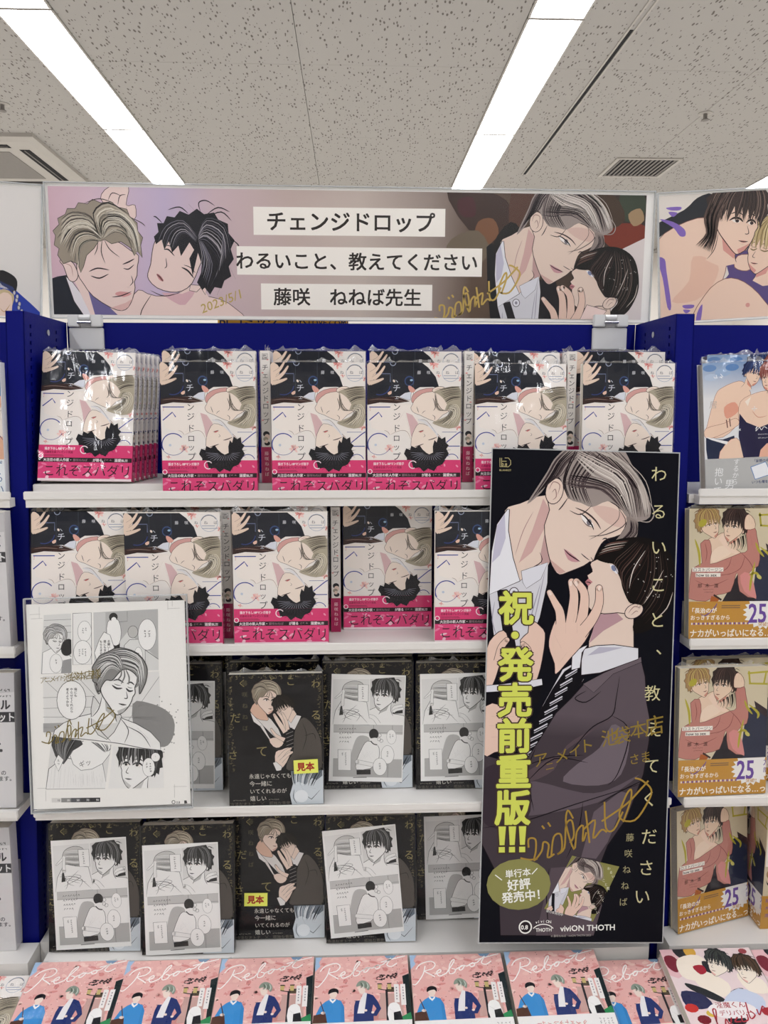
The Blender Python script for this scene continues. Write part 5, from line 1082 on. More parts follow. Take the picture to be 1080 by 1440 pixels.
def art_blue_band(a):
    a.view([(62, 215), (862, 215), (990, 1345), (190, 1345)]); a.poly([(0, 1045), (1200, 1045), (1200, 1400), (0, 1400)], '#b9b9b8'); W = '#f2f2f2'
    for t, x, y, s in (('抱いて', 290, 1120, 80), ('男', 395, 1225, 90), ('するから', 440, 1050, 58)): a.text(t, x, y, s, W, vert=True)
    a.poly([(570, 1130), (700, 1090), (760, 1200), (620, 1240)], '#eef0f4', sm=0, line='#6d8fbe', lw=8); a.text('「妄想の中の俺', 580, 1078, 30, '#2c3a6a', .02); a.text('いつも俺を忘れて', 590, 1262, 30, '#2c3a6a', .02)
def art_left_blue(a):      # only its right edge shows
    a.view(); a.rect(0, 0, 128, 182, '#8fb0d0', 1); a.poly([(60, 0), (128, 0), (128, 50), (90, 60)], '#5f8cb8'); a.poly([(90, 60), (128, 45), (128, 130), (80, 130)], '#e0b095', sm=0); a.poly([(110, 70), (128, 60), (128, 100), (116, 96)], '#e7dcd4', sm=0); a.stroke([(100, 60), (112, 72), (128, 64)], 1.4, '#5a2a2a'); a.stroke([(112, 110), (120, 96), (128, 104)], 1.4, '#3a3a6a'); a.rect(0, 130, 128, 182, '#e9edf0', 1)
    for i, ch in enumerate('ずるい'): a.text(ch, 119, 131 + i * 16, 15, '#4a6f9c', vert=True)
    for i, ch in enumerate('俺だけ'): a.text(ch, 100, 131 + i * 16, 15, '#4a6f9c', vert=True)
def art_setbox(a, w, h):
    a.view(); a.rect(0, 0, w, h, '#d9d7d8', 1); a.poly([(0, 0), (w, 0), (w, 26), (w - 60, 30)], '#c4c2c4')
    a.aff(1, ty=-7)
    a.ticks(w - 62, 30, 5, 11, '#333333', vert=False); a.ticks(w - 54, 38, 4, 12, '#333333', vert=False)
    a.text('イドル', w - 6, 50, 15, '#2a2a2e', .04, align='R', sx=.9); a.rect(w - 90, 60, w, 74, '#2e2e33', 1); a.text('定セット', w - 1, 67, 13, '#e6e6e6', .03, align='R', sx=.9)
    a.text('の', w - 30, 90, 20, '#333338', .03, align='R'); a.text('子', w - 18, 112, 24, '#333338', .05, align='R'); a.text('付きの', w - 13, 143, 7.5, '#333338', .02, align='R'); a.text('なります。', w - 6, 151, 7.5, '#333338', .02, align='R')
# ------------------------------------------------------------ room
CEIL = EYE + 1.42
XL, XR, YB, YF = -4.09, 3.66, -4.5, 7.6
def room():
    m = MB(); m.box(XL, XR, YB, YF, -0.1, 0); struct(m.build('floor', M['floor']))
    for n, b in (('wall_left', (XL - .1, XL, YB, YF, 0, CEIL + .1)), ('wall_right', (XR, XR + .1, YB, YF, 0, CEIL + .1)), ('wall_back', (XL, XR, YF, YF + .1, 0, CEIL + .1)), ('wall_front', (XL, XR, YB - .1, YB, 0, CEIL + .1))):
        m = MB(); m.box(*b); struct(m.build(n, M['wall']))
room()
LX = [-3.14, -1.19, 0.76, 2.71]                     # centre lines of the light rows
YJ = onz(172, 181, CEIL).y                          # a joint between two light panels
YT0 = onz(500, 92, CEIL).y                          # a joint between two ceiling boards
ceil = MB(); ceil.box(XL, XR, YB, YF, CEIL + .012, CEIL + .1); ceil.box(XL, XR, YB, YT0 - .91 * 2 - .003, CEIL, CEIL + .012)
ceiling = struct(ceil.build('ceiling', M['ceiling']))
edges = [XL]
strips = []
for c in LX: strips.append((edges[-1], c - .108)); edges.append(c + .108)
strips.append((edges[-1], XR))
rowsY = []
y = YT0 - .91 * 2
while y < YF - .05: rowsY.append((y, min(y + .91, YF))); y += .91
for s0, s1 in strips:
    n = 2 if s1 - s0 > 1 else 1
    for k in range(n):
        x0, x1 = s0 + (s1 - s0) * k / n, s0 + (s1 - s0) * (k + 1) / n
        for (y0, y1) in rowsY:
            m = MB(); m.box(x0 + .0012, x1 - .0012, y0 + .0008, y1 - .0008, CEIL, CEIL + .0115); m.build('ceiling_tile', M['ceiling'], ceiling)
# light panels
def light_meshes():
    f = MB(); w, l = .107, .627
    for sx in (-1, 1): f.box(min(sx * w, sx * (w - .008)), max(sx * w, sx * (w - .008)), -l, l, -.006, .03)
    for sy in (-1, 1): f.box(-w, w, min(sy * l, sy * (l - .006)), max(sy * l, sy * (l - .006)), -.006, .03)
    f.box(-w, w, -l, l, .03, .034)
    d = MB(); n = 6
    for i in range(n):       # slightly bowed diffuser
        a, b = -.098 + .196 * i / n, -.098 + .196 * (i + 1) / n
        za, zb = [.004 - .006 * (1 - (t / .098) ** 2) for t in (a, b)]
        d.face([(a, -.62, za), (a, .62, za), (b, .62, zb), (b, -.62, zb)])
    return f.mesh('light_frame', [M['ceilwhite']]), d.mesh('light_diffuser', [M['lamp']])
FM, DM = light_meshes()
for ci, cx in enumerate(LX):
    for k in range(-6, 3):
        yc = YJ + .63 + k * 1.26
        if yc + .63 > YF or yc - .63 < YB: continue
        side = {1: 'left', 2: 'right'}.get(ci)
        if side and k >= -2 and k <= 1:
            lab = {-2: f'long white ceiling light panel cut by the top edge of the picture, {side} row', -1: f'long white ceiling light panel in the middle of the visible {side} row', 0: f'far ceiling light panel of the {side} row, running down behind the banner', 1: f'last ceiling light panel of the {side} row, hidden behind the banner'}[k]
            g = None
        else: lab, g = 'recessed fluorescent panel light elsewhere in the shop ceiling, outside the picture', 'ceiling lights outside the picture'
        t = thing('ceiling_light', lab, 'light', loc=(cx, yc, CEIL), group=g)
        link('frame', FM, t); link('diffuser', DM, t)
# air conditioner cassette, upper left
t = thing('air_conditioner', 'square ceiling air conditioner with a dark slot, by the left light row', 'air conditioner', loc=(-2.16, onz(52, 187, CEIL).y + .47, CEIL))
m = MB(); m.box(-.47, .47, -.47, .47, -.02, 0)
P = [Vector((sx * (.47 if z else .43), sy * (.47 if z else .43), -.02 if z else -.034)) for z in (0, 1) for sy in (-1, 1) for sx in (-1, 1)]
m.hexa(P); m.build('panel', M['ceilwhite'], t)
m = MB(); m.box(-.26, .26, -.26, .26, -.037, -.0341); m.build('intake_grille', M['vent'], t)
for a in range(4):
    m = MB(); m.box(-.3, .3, .33, .385, -.0355, -.0341); o = m.build('air_slot', M['dark'], t); o.rotation_euler.z = a * math.pi / 2
    m = MB(); m.box(-.29, .29, .352, .358, -.039, -.0356); m.build('vane', M['vent'], o)
# ceiling vent, upper right
p0, p1 = onz(860, 246, CEIL), onz(905, 223, CEIL)
vx0, vx1, vy0, vy1 = onz(925, 246, CEIL).x - .35, onz(925, 246, CEIL).x, p1.y, p0.y
vy0, vy1 = min(vy0, vy1), max(vy0, vy1)
t = thing('ceiling_vent', 'rectangular slatted air vent in the ceiling at upper right', 'vent', loc=((vx0 + vx1) / 2, (vy0 + vy1) / 2, CEIL))
hx, hy = (vx1 - vx0) / 2, (vy1 - vy0) / 2
m = MB()
for b in ((-hx - .02, hx + .02, -hy - .02, -hy), (-hx - .02, hx + .02, hy, hy + .02), (-hx - .02, -hx, -hy, hy), (hx, hx + .02, -hy, hy)): m.box(*b, -.008, 0)
m.build('frame', M['ceilwhite'], t)
m = MB(); m.box(-hx, hx, -hy, hy, -.0012, -.0002); m.build('backing', M['dark'], t)
sl = MB(); sl.box(-.005, .005, -hy, hy, -.007, -.002, M4=Matrix.Rotation(R(15), 4, 'Y')); sl = sl.mesh('slat', [M['vent']])
for i in range(13): link('slat', sl, t, loc=(-hx + (i + .5) * 2 * hx / 13, 0, 0))
# slot diffuser beside the right light row
ya, yb = onz(894, 42, CEIL).y, onz(741, 245, CEIL).y
t = thing('slot_diffuser', 'long thin dark air slot in the ceiling right of the right light row', 'vent', loc=(1.073, (ya + yb) / 2, CEIL))
m = MB(); m.box(-.007, .007, -(yb - ya) / 2, (yb - ya) / 2, -.002, 0); m.build('slot', M['dark'], t)
m = MB()
for sx in (-1, 1): m.box(sx * .013 - .004, sx * .013 + .004, -(yb - ya) / 2 - .6, (yb - ya) / 2, -.004, 0)
m.build('rim', M['ceilwhite'], t)
def sprinkler(px, py, lab):
    p = onz(px, py, CEIL); t = thing('sprinkler_head', lab, 'sprinkler', loc=p)
    m = MB(); m.cyl((0, 0, -.004), .034, .004); m.build('cover_ring', M['ceilwhite'], t)
    m = MB(); m.cyl((0, 0, -.03), .010, .026, n=10); m.cyl((0, 0, -.034), .018, .004, n=12); m.build('nozzle', M['vent'], t)
sprinkler(992, 159, 'small round sprinkler head in the ceiling above the vent at upper right')
sprinkler(3, 146, 'small round sprinkler head at the left edge of the ceiling')

# ------------------------------------------------------------ shelving
YBP = 1.26
def postY(z): return 1.093 + 0.055 * (z - EYE)
def lean_x(z): return 0.0125 * (z - ZTOP) / 0.91      # the bookshelf stands very slightly out of plumb
ZTOP = at(20, 437, 1.10).z
ZPAN = at(495, 455, YBP).z
ZB = 0.53
z1l, z2l, z3l = at(350, 690, 1.065).z, at(400, 905, 1.035).z, at(500, 1131, 1.005).z
Z1, Z2, Z3 = z1l - .010, z2l - .004, z3l - .003
Z4 = at(265, 1343, 1.012).z
PL = (xat(7.5, 1.1, ZTOP), xat(33.5, 1.1, ZTOP)); PR = (xat(951, 1.1, ZTOP), xat(977, 1.1, ZTOP))
unit = thing('display_shelf_unit', 'navy metal bookshelf in the middle with white shelves, holding pink and black comics', 'shelf', loc=((PL[0] + PR[1]) / 2, 1.2, 0))
lunit = thing('display_shelf_unit', 'navy metal bookshelf continuing past the left edge of the picture', 'shelf', loc=(PL[0] - .45, 1.2, 0))
runit = thing('display_shelf_unit', 'navy metal bookshelf continuing past the right edge of the picture', 'shelf', loc=(PR[1] + .45, 1.2, 0))
def inunit(u, m, name, mats, par=None):
    o = m.build(name, mats, par or u)
    if not par: o.location = -u.location
    return o
def upright(u, x0, x1, inner):
    m = MB(); t = .0015
    def slab(xa, xb, f0, f1, za, zb):      # y = f(z)
        P = [Vector((x + lean_x(z), (f0 if yy == 0 else f1)(z), z)) for z in (za, zb) for yy in (0, 1) for x in (xa, xb)]; m.hexa(P)
    fr, bk = (lambda z: postY(z)), (lambda z: YBP - .002)
    slab(x0, x1, fr, lambda z: postY(z) + t, ZB, ZTOP)                                   # front plate
    ox = (x0, x0 + t) if inner == 1 else (x1 - t, x1)
    ztopf = lambda yy: ZTOP
    slab(ox[0], ox[1], fr, bk, ZB, ZTOP)
    ix = (x1 - t, x1) if inner == 1 else (x0, x0 + t)
    cols = [(.018, .0235), (.112, .1175)]; zs = []
    z = ZTOP - .016
    while z > Z4 - .02: zs.append(z); z -= .0112
    zl = zs[-1]
    edges = [0, cols[0][0], cols[0][1], cols[1][0], cols[1][1]]
    F = [lambda z, o=o: postY(z) + o for o in edges] + [bk]
    slab(*ix, F[0], F[1], ZB, ZTOP); slab(*ix, F[2], F[3], ZB, ZTOP); slab(*ix, F[4], F[5], ZB, ZTOP)
    for a in (1, 3):
        slab(*ix, F[a], F[a + 1], zs[0], ZTOP); slab(*ix, F[a], F[a + 1], ZB, zl - .005)
        for k in range(len(zs) - 1): slab(*ix, F[a], F[a + 1], zs[k + 1], zs[k] - .005)
    m.box(x0, x1, postY(ZTOP), YBP - .002, ZTOP - t, ZTOP)
    o = inunit(u, m, 'upright', M['blue'])
    # backing inside so that the slots read dark
    m = MB(); xx = (x0 + x1) / 2; m.hexa([Vector((x + lean_x(z), (postY(z) + .004) if yy == 0 else YBP - .004, z)) for z in (ZB, ZTOP - .004) for yy in (0, 1) for x in (xx - .002, xx + .002)]); m.build('inner_plate', M['dark'], o)
    m = MB(); sxx = x1 if inner == 1 else x0 - .002
    m.cyl((sxx, 1.178, ZTOP - .022), .0045, .002, axis='X', n=12); m.build('screw', M['steel'], o)
upright(unit, *PL, 1); upright(unit, *PR, -1)
def board(u, x0, x1, yl, zs, zl, lip_h=.0105, riser=None, lx=None):
    """shelf board with a front lip"""
    ym = min(postY(zs), postY(zs - .012)) - .002
    m = MB(); m.box(lx[0] + .002, lx[1] - .002, yl + .0012, ym, zs - .012, zs)
    m.box(x0 + lean_x(zs) + .001, x1 + lean_x(zs) - .001, ym, YBP - .001, zs - .012, zs)
    b = inunit(u, m, 'shelf_board', M['white'])
    lx = lx or (x0, x1)
    m = MB(); m.box(lx[0], lx[1], yl - .001, yl + .003, zl - lip_h, zl); o = m.build('front_lip', M['white'], b); bevel(o, .0012)
    if riser: m = MB(); m.box(riser[0], riser[1], riser[2], YBP - .002, zs + .0002, riser[3]); o = m.build('riser', M['white'], b); bevel(o, .001)
    return b
xi0, xi1 = PL[1] + .001, PR[0] - .001
ZR1 = Z1 + .017
board(unit, xi0, xi1, 1.065, Z1, z1l, .0115, (xat(45, 1.092, ZR1), xi1 - .004, 1.0935, ZR1), (xat(32, 1.064, z1l), xat(950, 1.064, z1l)))
board(unit, xi0, xi1, 1.035, Z2, z2l, .0115, None, (xat(36, 1.034, z2l), xat(948, 1.034, z2l)))
board(unit, xi0, xi1, 1.005, Z3, z3l, .0105, None, (xat(46, 1.004, z3l), xat(945, 1.004, z3l)))
def base(u, a, b, x0, x1):
    ym = postY(Z4 - .05) - .002
    m = MB(); m.box(a, b, 1.004, ym, Z4 - .05, Z4); m.box(x0 + lean_x(Z4) + .001, x1 + lean_x(Z4) - .002, ym, YBP - .001, Z4 - .05, Z4); inunit(u, m, 'base_shelf', M['white'])
base(unit, xat(58, 1.0, Z4), xat(914, 1.0, Z4), xi0, xi1)
m = MB(); m.box(PL[1], PR[0], YBP, YBP + .012, ZB, ZPAN); inunit(unit, m, 'back_panel', M['blue'])
for u, a, b in ((lunit, PL[0] - .9, PL[0] - .001), (runit, PR[1] + .001, PR[1] + .9)):
    for yl, zs, zl, pl, pr in ((1.065, Z1, z1l, 14, 983), (1.035, Z2, z2l, 21, 970), (1.005, Z3, z3l, 25, 962)):
        board(u, a, b, yl, zs, zl, .0115, lx=(a, xat(pl, yl, zl)) if u is lunit else (xat(pr, yl, zl), b))
    base(u, *((a, xat(37, 1.0, Z4)) if u is lunit else (xat(943, 1.0, Z4), b)), a, b)
    pa, pb = (a, b - .014) if u is lunit else (a, b)
    m = MB(); m.box(pa, pb, YBP, YBP + .012, ZB, ZPAN); inunit(u, m, 'back_panel', M['blue'])
    m = MB(); m.box(pa, pb, 1.06, YBP + .012, 0, ZB - .0005); inunit(u, m, 'plinth', M['blue'])
m = MB(); m.box(PL[0] - .0125, PR[1] - .013, 1.06, YBP + .012, 0, ZB - .0005); inunit(unit, m, 'plinth', M['blue'])
# sloping bench for the flat books
SL = R(12)
YTB = .992
ZTB = at(376, 1348, YTB).z
D1 = Vector((0, -math.cos(SL), -math.sin(SL))); N1 = Vector((0, -math.sin(SL), math.cos(SL)))
DEPTH = .0335
bt = Vector((0, YTB, ZTB)) - N1 * DEPTH
bench = thing('display_bench', 'white sloping bench at the foot of the shelves under the flat comics', 'bench', loc=(0, .9, 0))
m = MB(); pts = []
Pf, Pb = bt + D1 * .24, bt + D1 * .001
X0, X1 = -1.4, 1.4
m.hexa([Vector((x, yy, zz)) for (yz) in ((0,), (1,)) for (yy, zz) in (((Pf.y, 0.0), (Pb.y, 0.0)) if yz[0] == 0 else ((Pf.y, Pf.z), (Pb.y, Pb.z))) for x in (X0, X1)])
o = m.build('bench_body', M['white'], bench); o.location = (0, -.9, 0)
m = MB(); m.hexa([Vector((x, yy, zz)) for (yy, zz) in ((Pf.y - .004, Pf.z - .05), (Pf.y - .0005, Pf.z - .05)) for x in (X0, X1)] + [Vector((x, yy, zz)) for (yy, zz) in ((Pf.y - .004, Pf.z + .012), (Pf.y - .0005, Pf.z + .012)) for x in (X0, X1)])
o = m.build('front_lip', M['white'], bench); o.location = (0, -.9, 0)

# ------------------------------------------------------------ flat sheets: banners, poster, comic page
def frame_of(TL, TR, BR, BL, yt, yb):
    a, b, c, d = at(*TL, yt), at(*TR, yt), at(*BR, yb), at(*BL, yb)
    o = (c + d) / 2; U = ((a + b) / 2 - o); h = U.length; Z = U.normalized()
    X = ((c - d).normalized() + (b - a).normalized()) / 2; X = (X - Z * X.dot(Z)).normalized(); Y = Z.cross(X)
    w = ((b - a).length + (c - d).length) / 2
    return Matrix(((X.x, Y.x, Z.x, o.x), (X.y, Y.y, Z.y, o.y), (X.z, Y.z, Z.z, o.z), (0, 0, 0, 1))), w * 1000, h * 1000
def banner(name, lab, cat, Q, PQd, artf, y, mat_, group=None):
    M4, w, h = frame_of(*Q, y, y)
    t = thing(name, lab, cat, M4)
    m = MB(); m.box(-w / 2000, w / 2000, -.0008, .0008, 0, h / 1000); m.build('backing_card', M['holder'], t)
    Mp, pw, ph = frame_of(*PQd, y, y)
    a = artf(pw, ph, PQd)
    fn0 = sheet_fn(pw, ph, -.0010)
    inv = M4.inverted() @ Mp
    m = MB(); m.art(a, lambda x, yy, l: inv @ Vector(fn0(x, yy, l))); m.build('print', mat_, t)
    m = MB(); m.box(-w / 2000, w / 2000, -.005, -.0035, 0, h / 1000); m.build('acrylic_front', M['acrylic_banner'], t)
    m = MB()
    for b in ((-w / 2000, -w / 2000 + .0012, 0, h / 1000), (w / 2000 - .0012, w / 2000, 0, h / 1000)): m.box(b[0], b[1], -.0052, .0012, b[2], b[3])
    m.box(-w / 2000, w / 2000, -.0052, .0012, -.0015, 0); m.box(-w / 2000, w / 2000, -.0052, .0012, h / 1000, h / 1000 + .0012)
    m.build('acrylic_edge', M['acryledge'], t)
    return t
BY = 1.2655
banner('banner', 'wide framed banner with two pairs of drawn men and white title strips', 'banner',
       [(67, 262), (917, 266), (917, 451), (67, 450)], [(72, 267), (905, 270), (905, 447), (72, 445)], art_banner, BY, M['banner'])
banner('banner', 'framed banner at the right edge with drawn bare-chested man and violet letters', 'banner',
       [(925, 266), (1140, 268), (1140, 449), (925, 451)], [(926, 269), (1137, 271), (1137, 447), (926, 448)], art_neighbor_banner, BY, M['banner'])
banner('banner', 'mostly white framed banner at the left edge with a chain and blue corner', 'banner',
       [(-70, 256), (60, 257), (60, 447), (-70, 444)], [(-68, 260), (57, 261), (57, 445), (-68, 442)], art_left_banner, BY, M['banner'])
# yellow genre sign behind the banner
M4, w, h = frame_of((306, 420), (490, 420), (490, 458), (306, 458), BY + .012, BY + .012)
a = Art(w, h, '#e8b63c'); s = h / 38
a.text('BLコミック', 2, h - 6 * s, 17 * s, '#17203f', .03); a.text('BOYS LOVE COMIC', 100 * s, h - 6 * s, 11 * s, '#17203f', .03)
t = thing('genre_sign', 'yellow genre sign peeking out under the wide banner', 'sign', M4)
m = MB(); m.box(-w / 2000, w / 2000, 0, .002, 0, h / 1000, '#e8b63c'); m.art(a, sheet_fn(w, h, 0)); m.build('sign_plate', M['print_matte'], t)
# white clips that hold the banner
for x0, lab in ((99, 'white plastic clip under the left end of the wide banner'), (832, 'white plastic clip under the right end of the wide banner')):
    p = at(x0 + 24, 492, YBP - .004)
    t = thing('banner_clip', lab, 'clip', loc=p)
    k = (at(x0 + 48, 470, YBP - .004) - at(x0, 470, YBP - .004)).length; H = lambda py: at(x0 + 24, py, YBP - .004).z - p.z
    m = MB(); m.box(-k / 2, k / 2, -.003, .0035, 0, H(461)); bevel(m.build('plate', M['clip'], t), .0012)
    m = MB(); m.box(-k / 2, -k * .16, -.007, .001, H(460), H(443)); m.box(k * .16, k / 2, -.007, .001, H(460), H(443)); m.box(-k * .16, k * .16, -.004, .001, H(460), H(450)); bevel(m.build('jaw', M['clip'], t), .0012)
    m = MB(); m.cyl((-k * .16, -.004, H(447)), .0045, k * .32, axis='X', n=14); m.build('hinge_pin', M['clip'], t)
    m = MB(); m.cyl((-k * .2, -.0085, H(454)), .0025, k * .4, axis='X', n=10); m.build('spring', M['steel'], t)
# tall poster
Q = [(690, 633), (958, 636), (928, 1328), (677, 1322)]
M4, w, h = frame_of(*Q, 1.050, .978)
t = thing('poster', 'tall black poster of two embracing men in suits, hanging over the shelves', 'poster', M4)
a = art_poster(w, h, Q)
m = MB(); m.box(-w / 2000, w / 2000, 0, .0009, 0, h / 1000, '#14141c'); m.art(a, sheet_fn(w, h, 0)); m.build('sheet', M['poster'], t)
m = MB(); e = .0016
for b in ((-w / 2000 - e, -w / 2000, -e, h / 1000 + e), (w / 2000, w / 2000 + e, -e, h / 1000 + e)): m.box(b[0], b[1], .0002, .0008, b[2], b[3])
m.box(-w / 2000, w / 2000, .0002, .0008, -e, 0); m.box(-w / 2000, w / 2000, .0002, .0008, h / 1000, h / 1000 + e); m.build('laminate_rim', M['acryledge'], t)
# framed comic page
Q = [(31, 833), (265, 844), (270, 1133), (47, 1146)]
QP = [(39, 845), (263, 849), (268, 1131), (48, 1137)]
Mh, w, h = frame_of(*Q, 1.024, .994)
t = thing('page_holder', 'clear acrylic sleeve with a signed black and white comic page, at lower left', 'display', Mh)
m = MB(); m.box(-w / 2000, w / 2000, -.003, -.0018, 0, h / 1000); m.box(-w / 2000, w / 2000, .0018, .003, 0, h / 1000); m.build('acrylic_sleeve', M['acrylic'], t)
m = MB()
for b in ((-w / 2000, -w / 2000 + .0012, 0, h / 1000), (w / 2000 - .0012, w / 2000, 0, h / 1000), (-w / 2000, w / 2000, 0, .0012), (-w / 2000, w / 2000, h / 1000 - .0012, h / 1000)): m.box(b[0], b[1], -.0032, .0032, b[2], b[3])
m.build('sleeve_edge', M['acryledge'], t)
Mp, pw, ph = frame_of(*QP, 1.023, .995)
a = art_page(pw, ph, QP)
inv = Mh.inverted() @ Mp
# keep the paper between the two acrylic sheets
dx, dz = inv.translation.x, inv.translation.z
m = MB(); fn = sheet_fn(pw, ph, 0)
m.box(-pw / 2000 + dx, pw / 2000 + dx, 0, .0006, dz, dz + ph / 1000, '#e9e6e2'); m.art(a, lambda x, y, l: Vector(fn(x, y, l)) + Vector((dx, 0, dz))); m.build('printed_page', M['print_matte'], t)

# ------------------------------------------------------------ books
class Kind: pass
def make_kind(w, h, t, front, spine=None, band=None, bandspine=None, bandh=52, base='#e9e4df', wrapped=True, gloss='print_gloss', seed=0):
    k = Kind(); k.w, k.h, k.t = w, h, t
    hw, ht, H = w / 2000, t / 2000, h / 1000
    a = Art(w, h, base); front(a); a.clip()
    m = MB(); c = .0005
    m.box(-hw, hw, -ht, -ht + c, 0, H, base); m.box(-hw, hw, ht - c, ht, 0, H, base); m.box(hw - c, hw, -ht + c, ht - c, 0, H, base)
    m.art(a, sheet_fn(w, h, -ht)); k.off = (a.top + 2) * EPS
    sfn = lambda off: (lambda x, y, l: (hw + off + (l + 1) * EPS, -ht + x / 1000, H - y / 1000))
    if spine: b = Art(t, h, base); spine(b, t); m.art(b, sfn(0))
    k.cover = m.mesh('cover', [M[gloss]])
    m = MB(); m.box(-hw + .0012, hw - c * 1.5, -ht + c * 1.2, ht - c * 1.2, .001, H - .001, '#cfc8bb'); k.pages = m.mesh('page_block', [M['pages']])
    k.band = None
    if band:
        top = k.off + .0001
        b = Art(w, h); b.clip([(0, h - bandh), (w, h - bandh), (w, h), (0, h)]); b.base = b.cp; band(b)
        m = MB(); bh = bandh / 1000; col = '#%02x%02x%02x' % tuple(int(255 * (x if x <= 0 else (x * 12.92 if x <= .0031308 else 1.055 * x ** (1 / 2.4) - .055))) for x in b.polys[0][1][0][:3])
        m.box(-hw, hw + .0006, -ht - top - .00015, -ht - top, .0002, bh, col)
        m.box(hw + .0004, hw + .0006, -ht - top, ht + .0002, .0002, bh, col)
        m.art(b, sheet_fn(w, h, -ht - top - .00015)); k.off = top + .00015 + (b.top + 2) * EPS
        if bandspine: b2 = Art(t, h); b2.clip([(0, h - bandh), (t, h - bandh), (t, h), (0, h)]); b2.base = b2.cp; bandspine(b2, t); m.art(b2, sfn(.0006))
        k.band = m.mesh('belly_band', [M[gloss]])
    # shrink film: gently puckered front and right side, crumpled seam along the top
    r = random.Random(seed); k.wraps = []
    for v in range(3):
        m = MB(); nx, nz = 9, 13; off = k.off + (.0030 if w == 128 and base == '#1b1a1f' else .0012)
        G = [[(-hw - .0012 + (w / 1000 + .0030) * i / nx, -ht - off + (r.uniform(-.0011, .0007) if 0 < i < nx and 0 < j < nz else .0006), .0006 + (H + .0008) * j / nz) for i in range(nx + 1)] for j in range(nz + 1)]
        for j in range(nz):
            for i in range(nx): m.face([G[j][i], G[j][i + 1], G[j + 1][i + 1], G[j + 1][i]])
        e = hw + .0018
        m.face([(e, -ht - off + .0006, .0006), (e, ht, .0006), (e, ht, H + .0014), (e, -ht - off + .0006, H + .0014)])
        me = m.mesh('shrink_film', [M['film']])
        for p in me.polygons: p.use_smooth = True
        m = MB(); prev = None; n = 22
        for i in range(n + 1):
            x = -hw + 2 * hw * i / n; zz = H + .0015 + (r.uniform(0, .0035) if r.random() < .8 else r.uniform(.004, .009)) * (0 if i in (0, n) else 1); yy = r.uniform(-.004, .004)
            cur = ((x, yy * .3, H + .0012), (x + r.uniform(-.003, .003), yy, zz))
            if prev: m.face([prev[0], cur[0], cur[1], prev[1]])
            prev = cur
        k.wraps.append((me, m.mesh('film_seam', [M['filmedge']])))
    return k
ai = Art(105, 155, '#f3f2f0'); art_insert(ai); ai.clip()
mi = MB(); mi.box(-.0525, .0525, -.0003, 0, 0, .155, '#f3f2f0'); mi.art(ai, sheet_fn(105, 155, -.0003)); INSERT = mi.mesh('insert_sheet', [M['print_matte']])
a = Art(33, 19, '#e9ec6a'); a.text('見本', 4, 9.5, 12, '#a3271c', .045)
mi = MB(); mi.box(-.0165, .0165, -.0001, 0, 0, .019, '#e9ec6a'); mi.art(a, sheet_fn(33, 19, -.0001)); STICK = mi.mesh('sample_sticker', [M['print_matte']])

pink = make_kind(128, 182, 13, art_pink, art_pink_spine, art_pink_band, art_pink_bandspine, 50, '#f1ebe6', seed=1)
dark = make_kind(128, 182, 14, art_dark, art_dark_spine, art_dark_band, None, 48, '#1b1a1f', seed=2)
ochre = make_kind(128, 182, 15, art_ochre, art_ochre_spine, art_ochre_band, art_ochre_bandspine, 52, '#cfc2a4', seed=3)
blue = make_kind(128, 182, 18, art_blue, None, art_blue_band, None, 48, '#e4e4e6', seed=4)
lblue = make_kind(128, 182, 16, art_left_blue, None, None, None, 48, '#e4e4e6', seed=5)
reboot = make_kind(127, 182, 15, art_reboot, None, None, None, 48, '#efecea', seed=6)
incubus = make_kind(128, 182, 16, art_incubus, None, None, None, 48, '#ead6d6', seed=7)
setbox = make_kind(150, 184, 22, lambda a: art_setbox(a, 150, 184), None, None, None, 48, '#d9d7d8', seed=8, gloss='print_matte')
rc = random.Random(77)
def book(name, k, M4, lab, group=None, cat='comic book', insert=None, sticker=None, wrap=True, hollow=False):
    t = thing(name, lab, cat, M4, group=group)
    link('cover', k.cover, t); link('page_block', k.pages, t)
    if k.band: link('belly_band', k.band, t)
    if insert:
        dx, dz, rot = insert; sh = link('insert_sheet', INSERT, t, M4=Matrix.Translation((dx, -k.t / 2000 - k.off - .0002, dz)) @ Matrix.Rotation(R(rot), 4, 'Y')); sh['label'] = 'black and white comic page sheet'
    if wrap:
        f, s = rc.choice(k.wraps); o = link('shrink_film', f, t); link('film_seam', s, o)
    if sticker: o = link('sample_sticker', STICK, t, M4=Matrix.Translation((sticker[0], -k.t / 2000 - k.off - .0038, sticker[1])) @ Matrix.Rotation(R(sticker[2]), 4, 'Y')); o['label'] = 'yellow sticker with red characters'
    return t
def standM(k, px, z, py=None, Y=None, yaw=0, roll=0, lean=0, dx=0):
    """book standing on height z with its front foot at pixel row py (or at distance Y)"""
    if Y is None: Y = onz(px, py, z).y
    lift = k.t / 2000 * math.sin(R(abs(lean))) + k.w / 2000 * math.sin(R(abs(roll))) + .0002
    X = xat(px, Y, z) + dx
    return Matrix.Translation((X, Y + k.t / 2000, z + lift)) @ Matrix.Rotation(R(yaw), 4, 'Z') @ Matrix.Rotation(-R(lean), 4, 'X') @ Matrix.Rotation(R(roll), 4, 'Y')
def spineM(k, px, z, Y, lean=0):
    return Matrix.Translation((xat(px, Y, z), Y + k.w / 2000, z + .0004)) @ Matrix.Rotation(-R(90), 4, 'Z')

GP, GB = 'pink banded comics on the upper two shelves', 'black comics on the lower two shelves'
TOP, SEC = 'the top shelf', 'the second shelf'
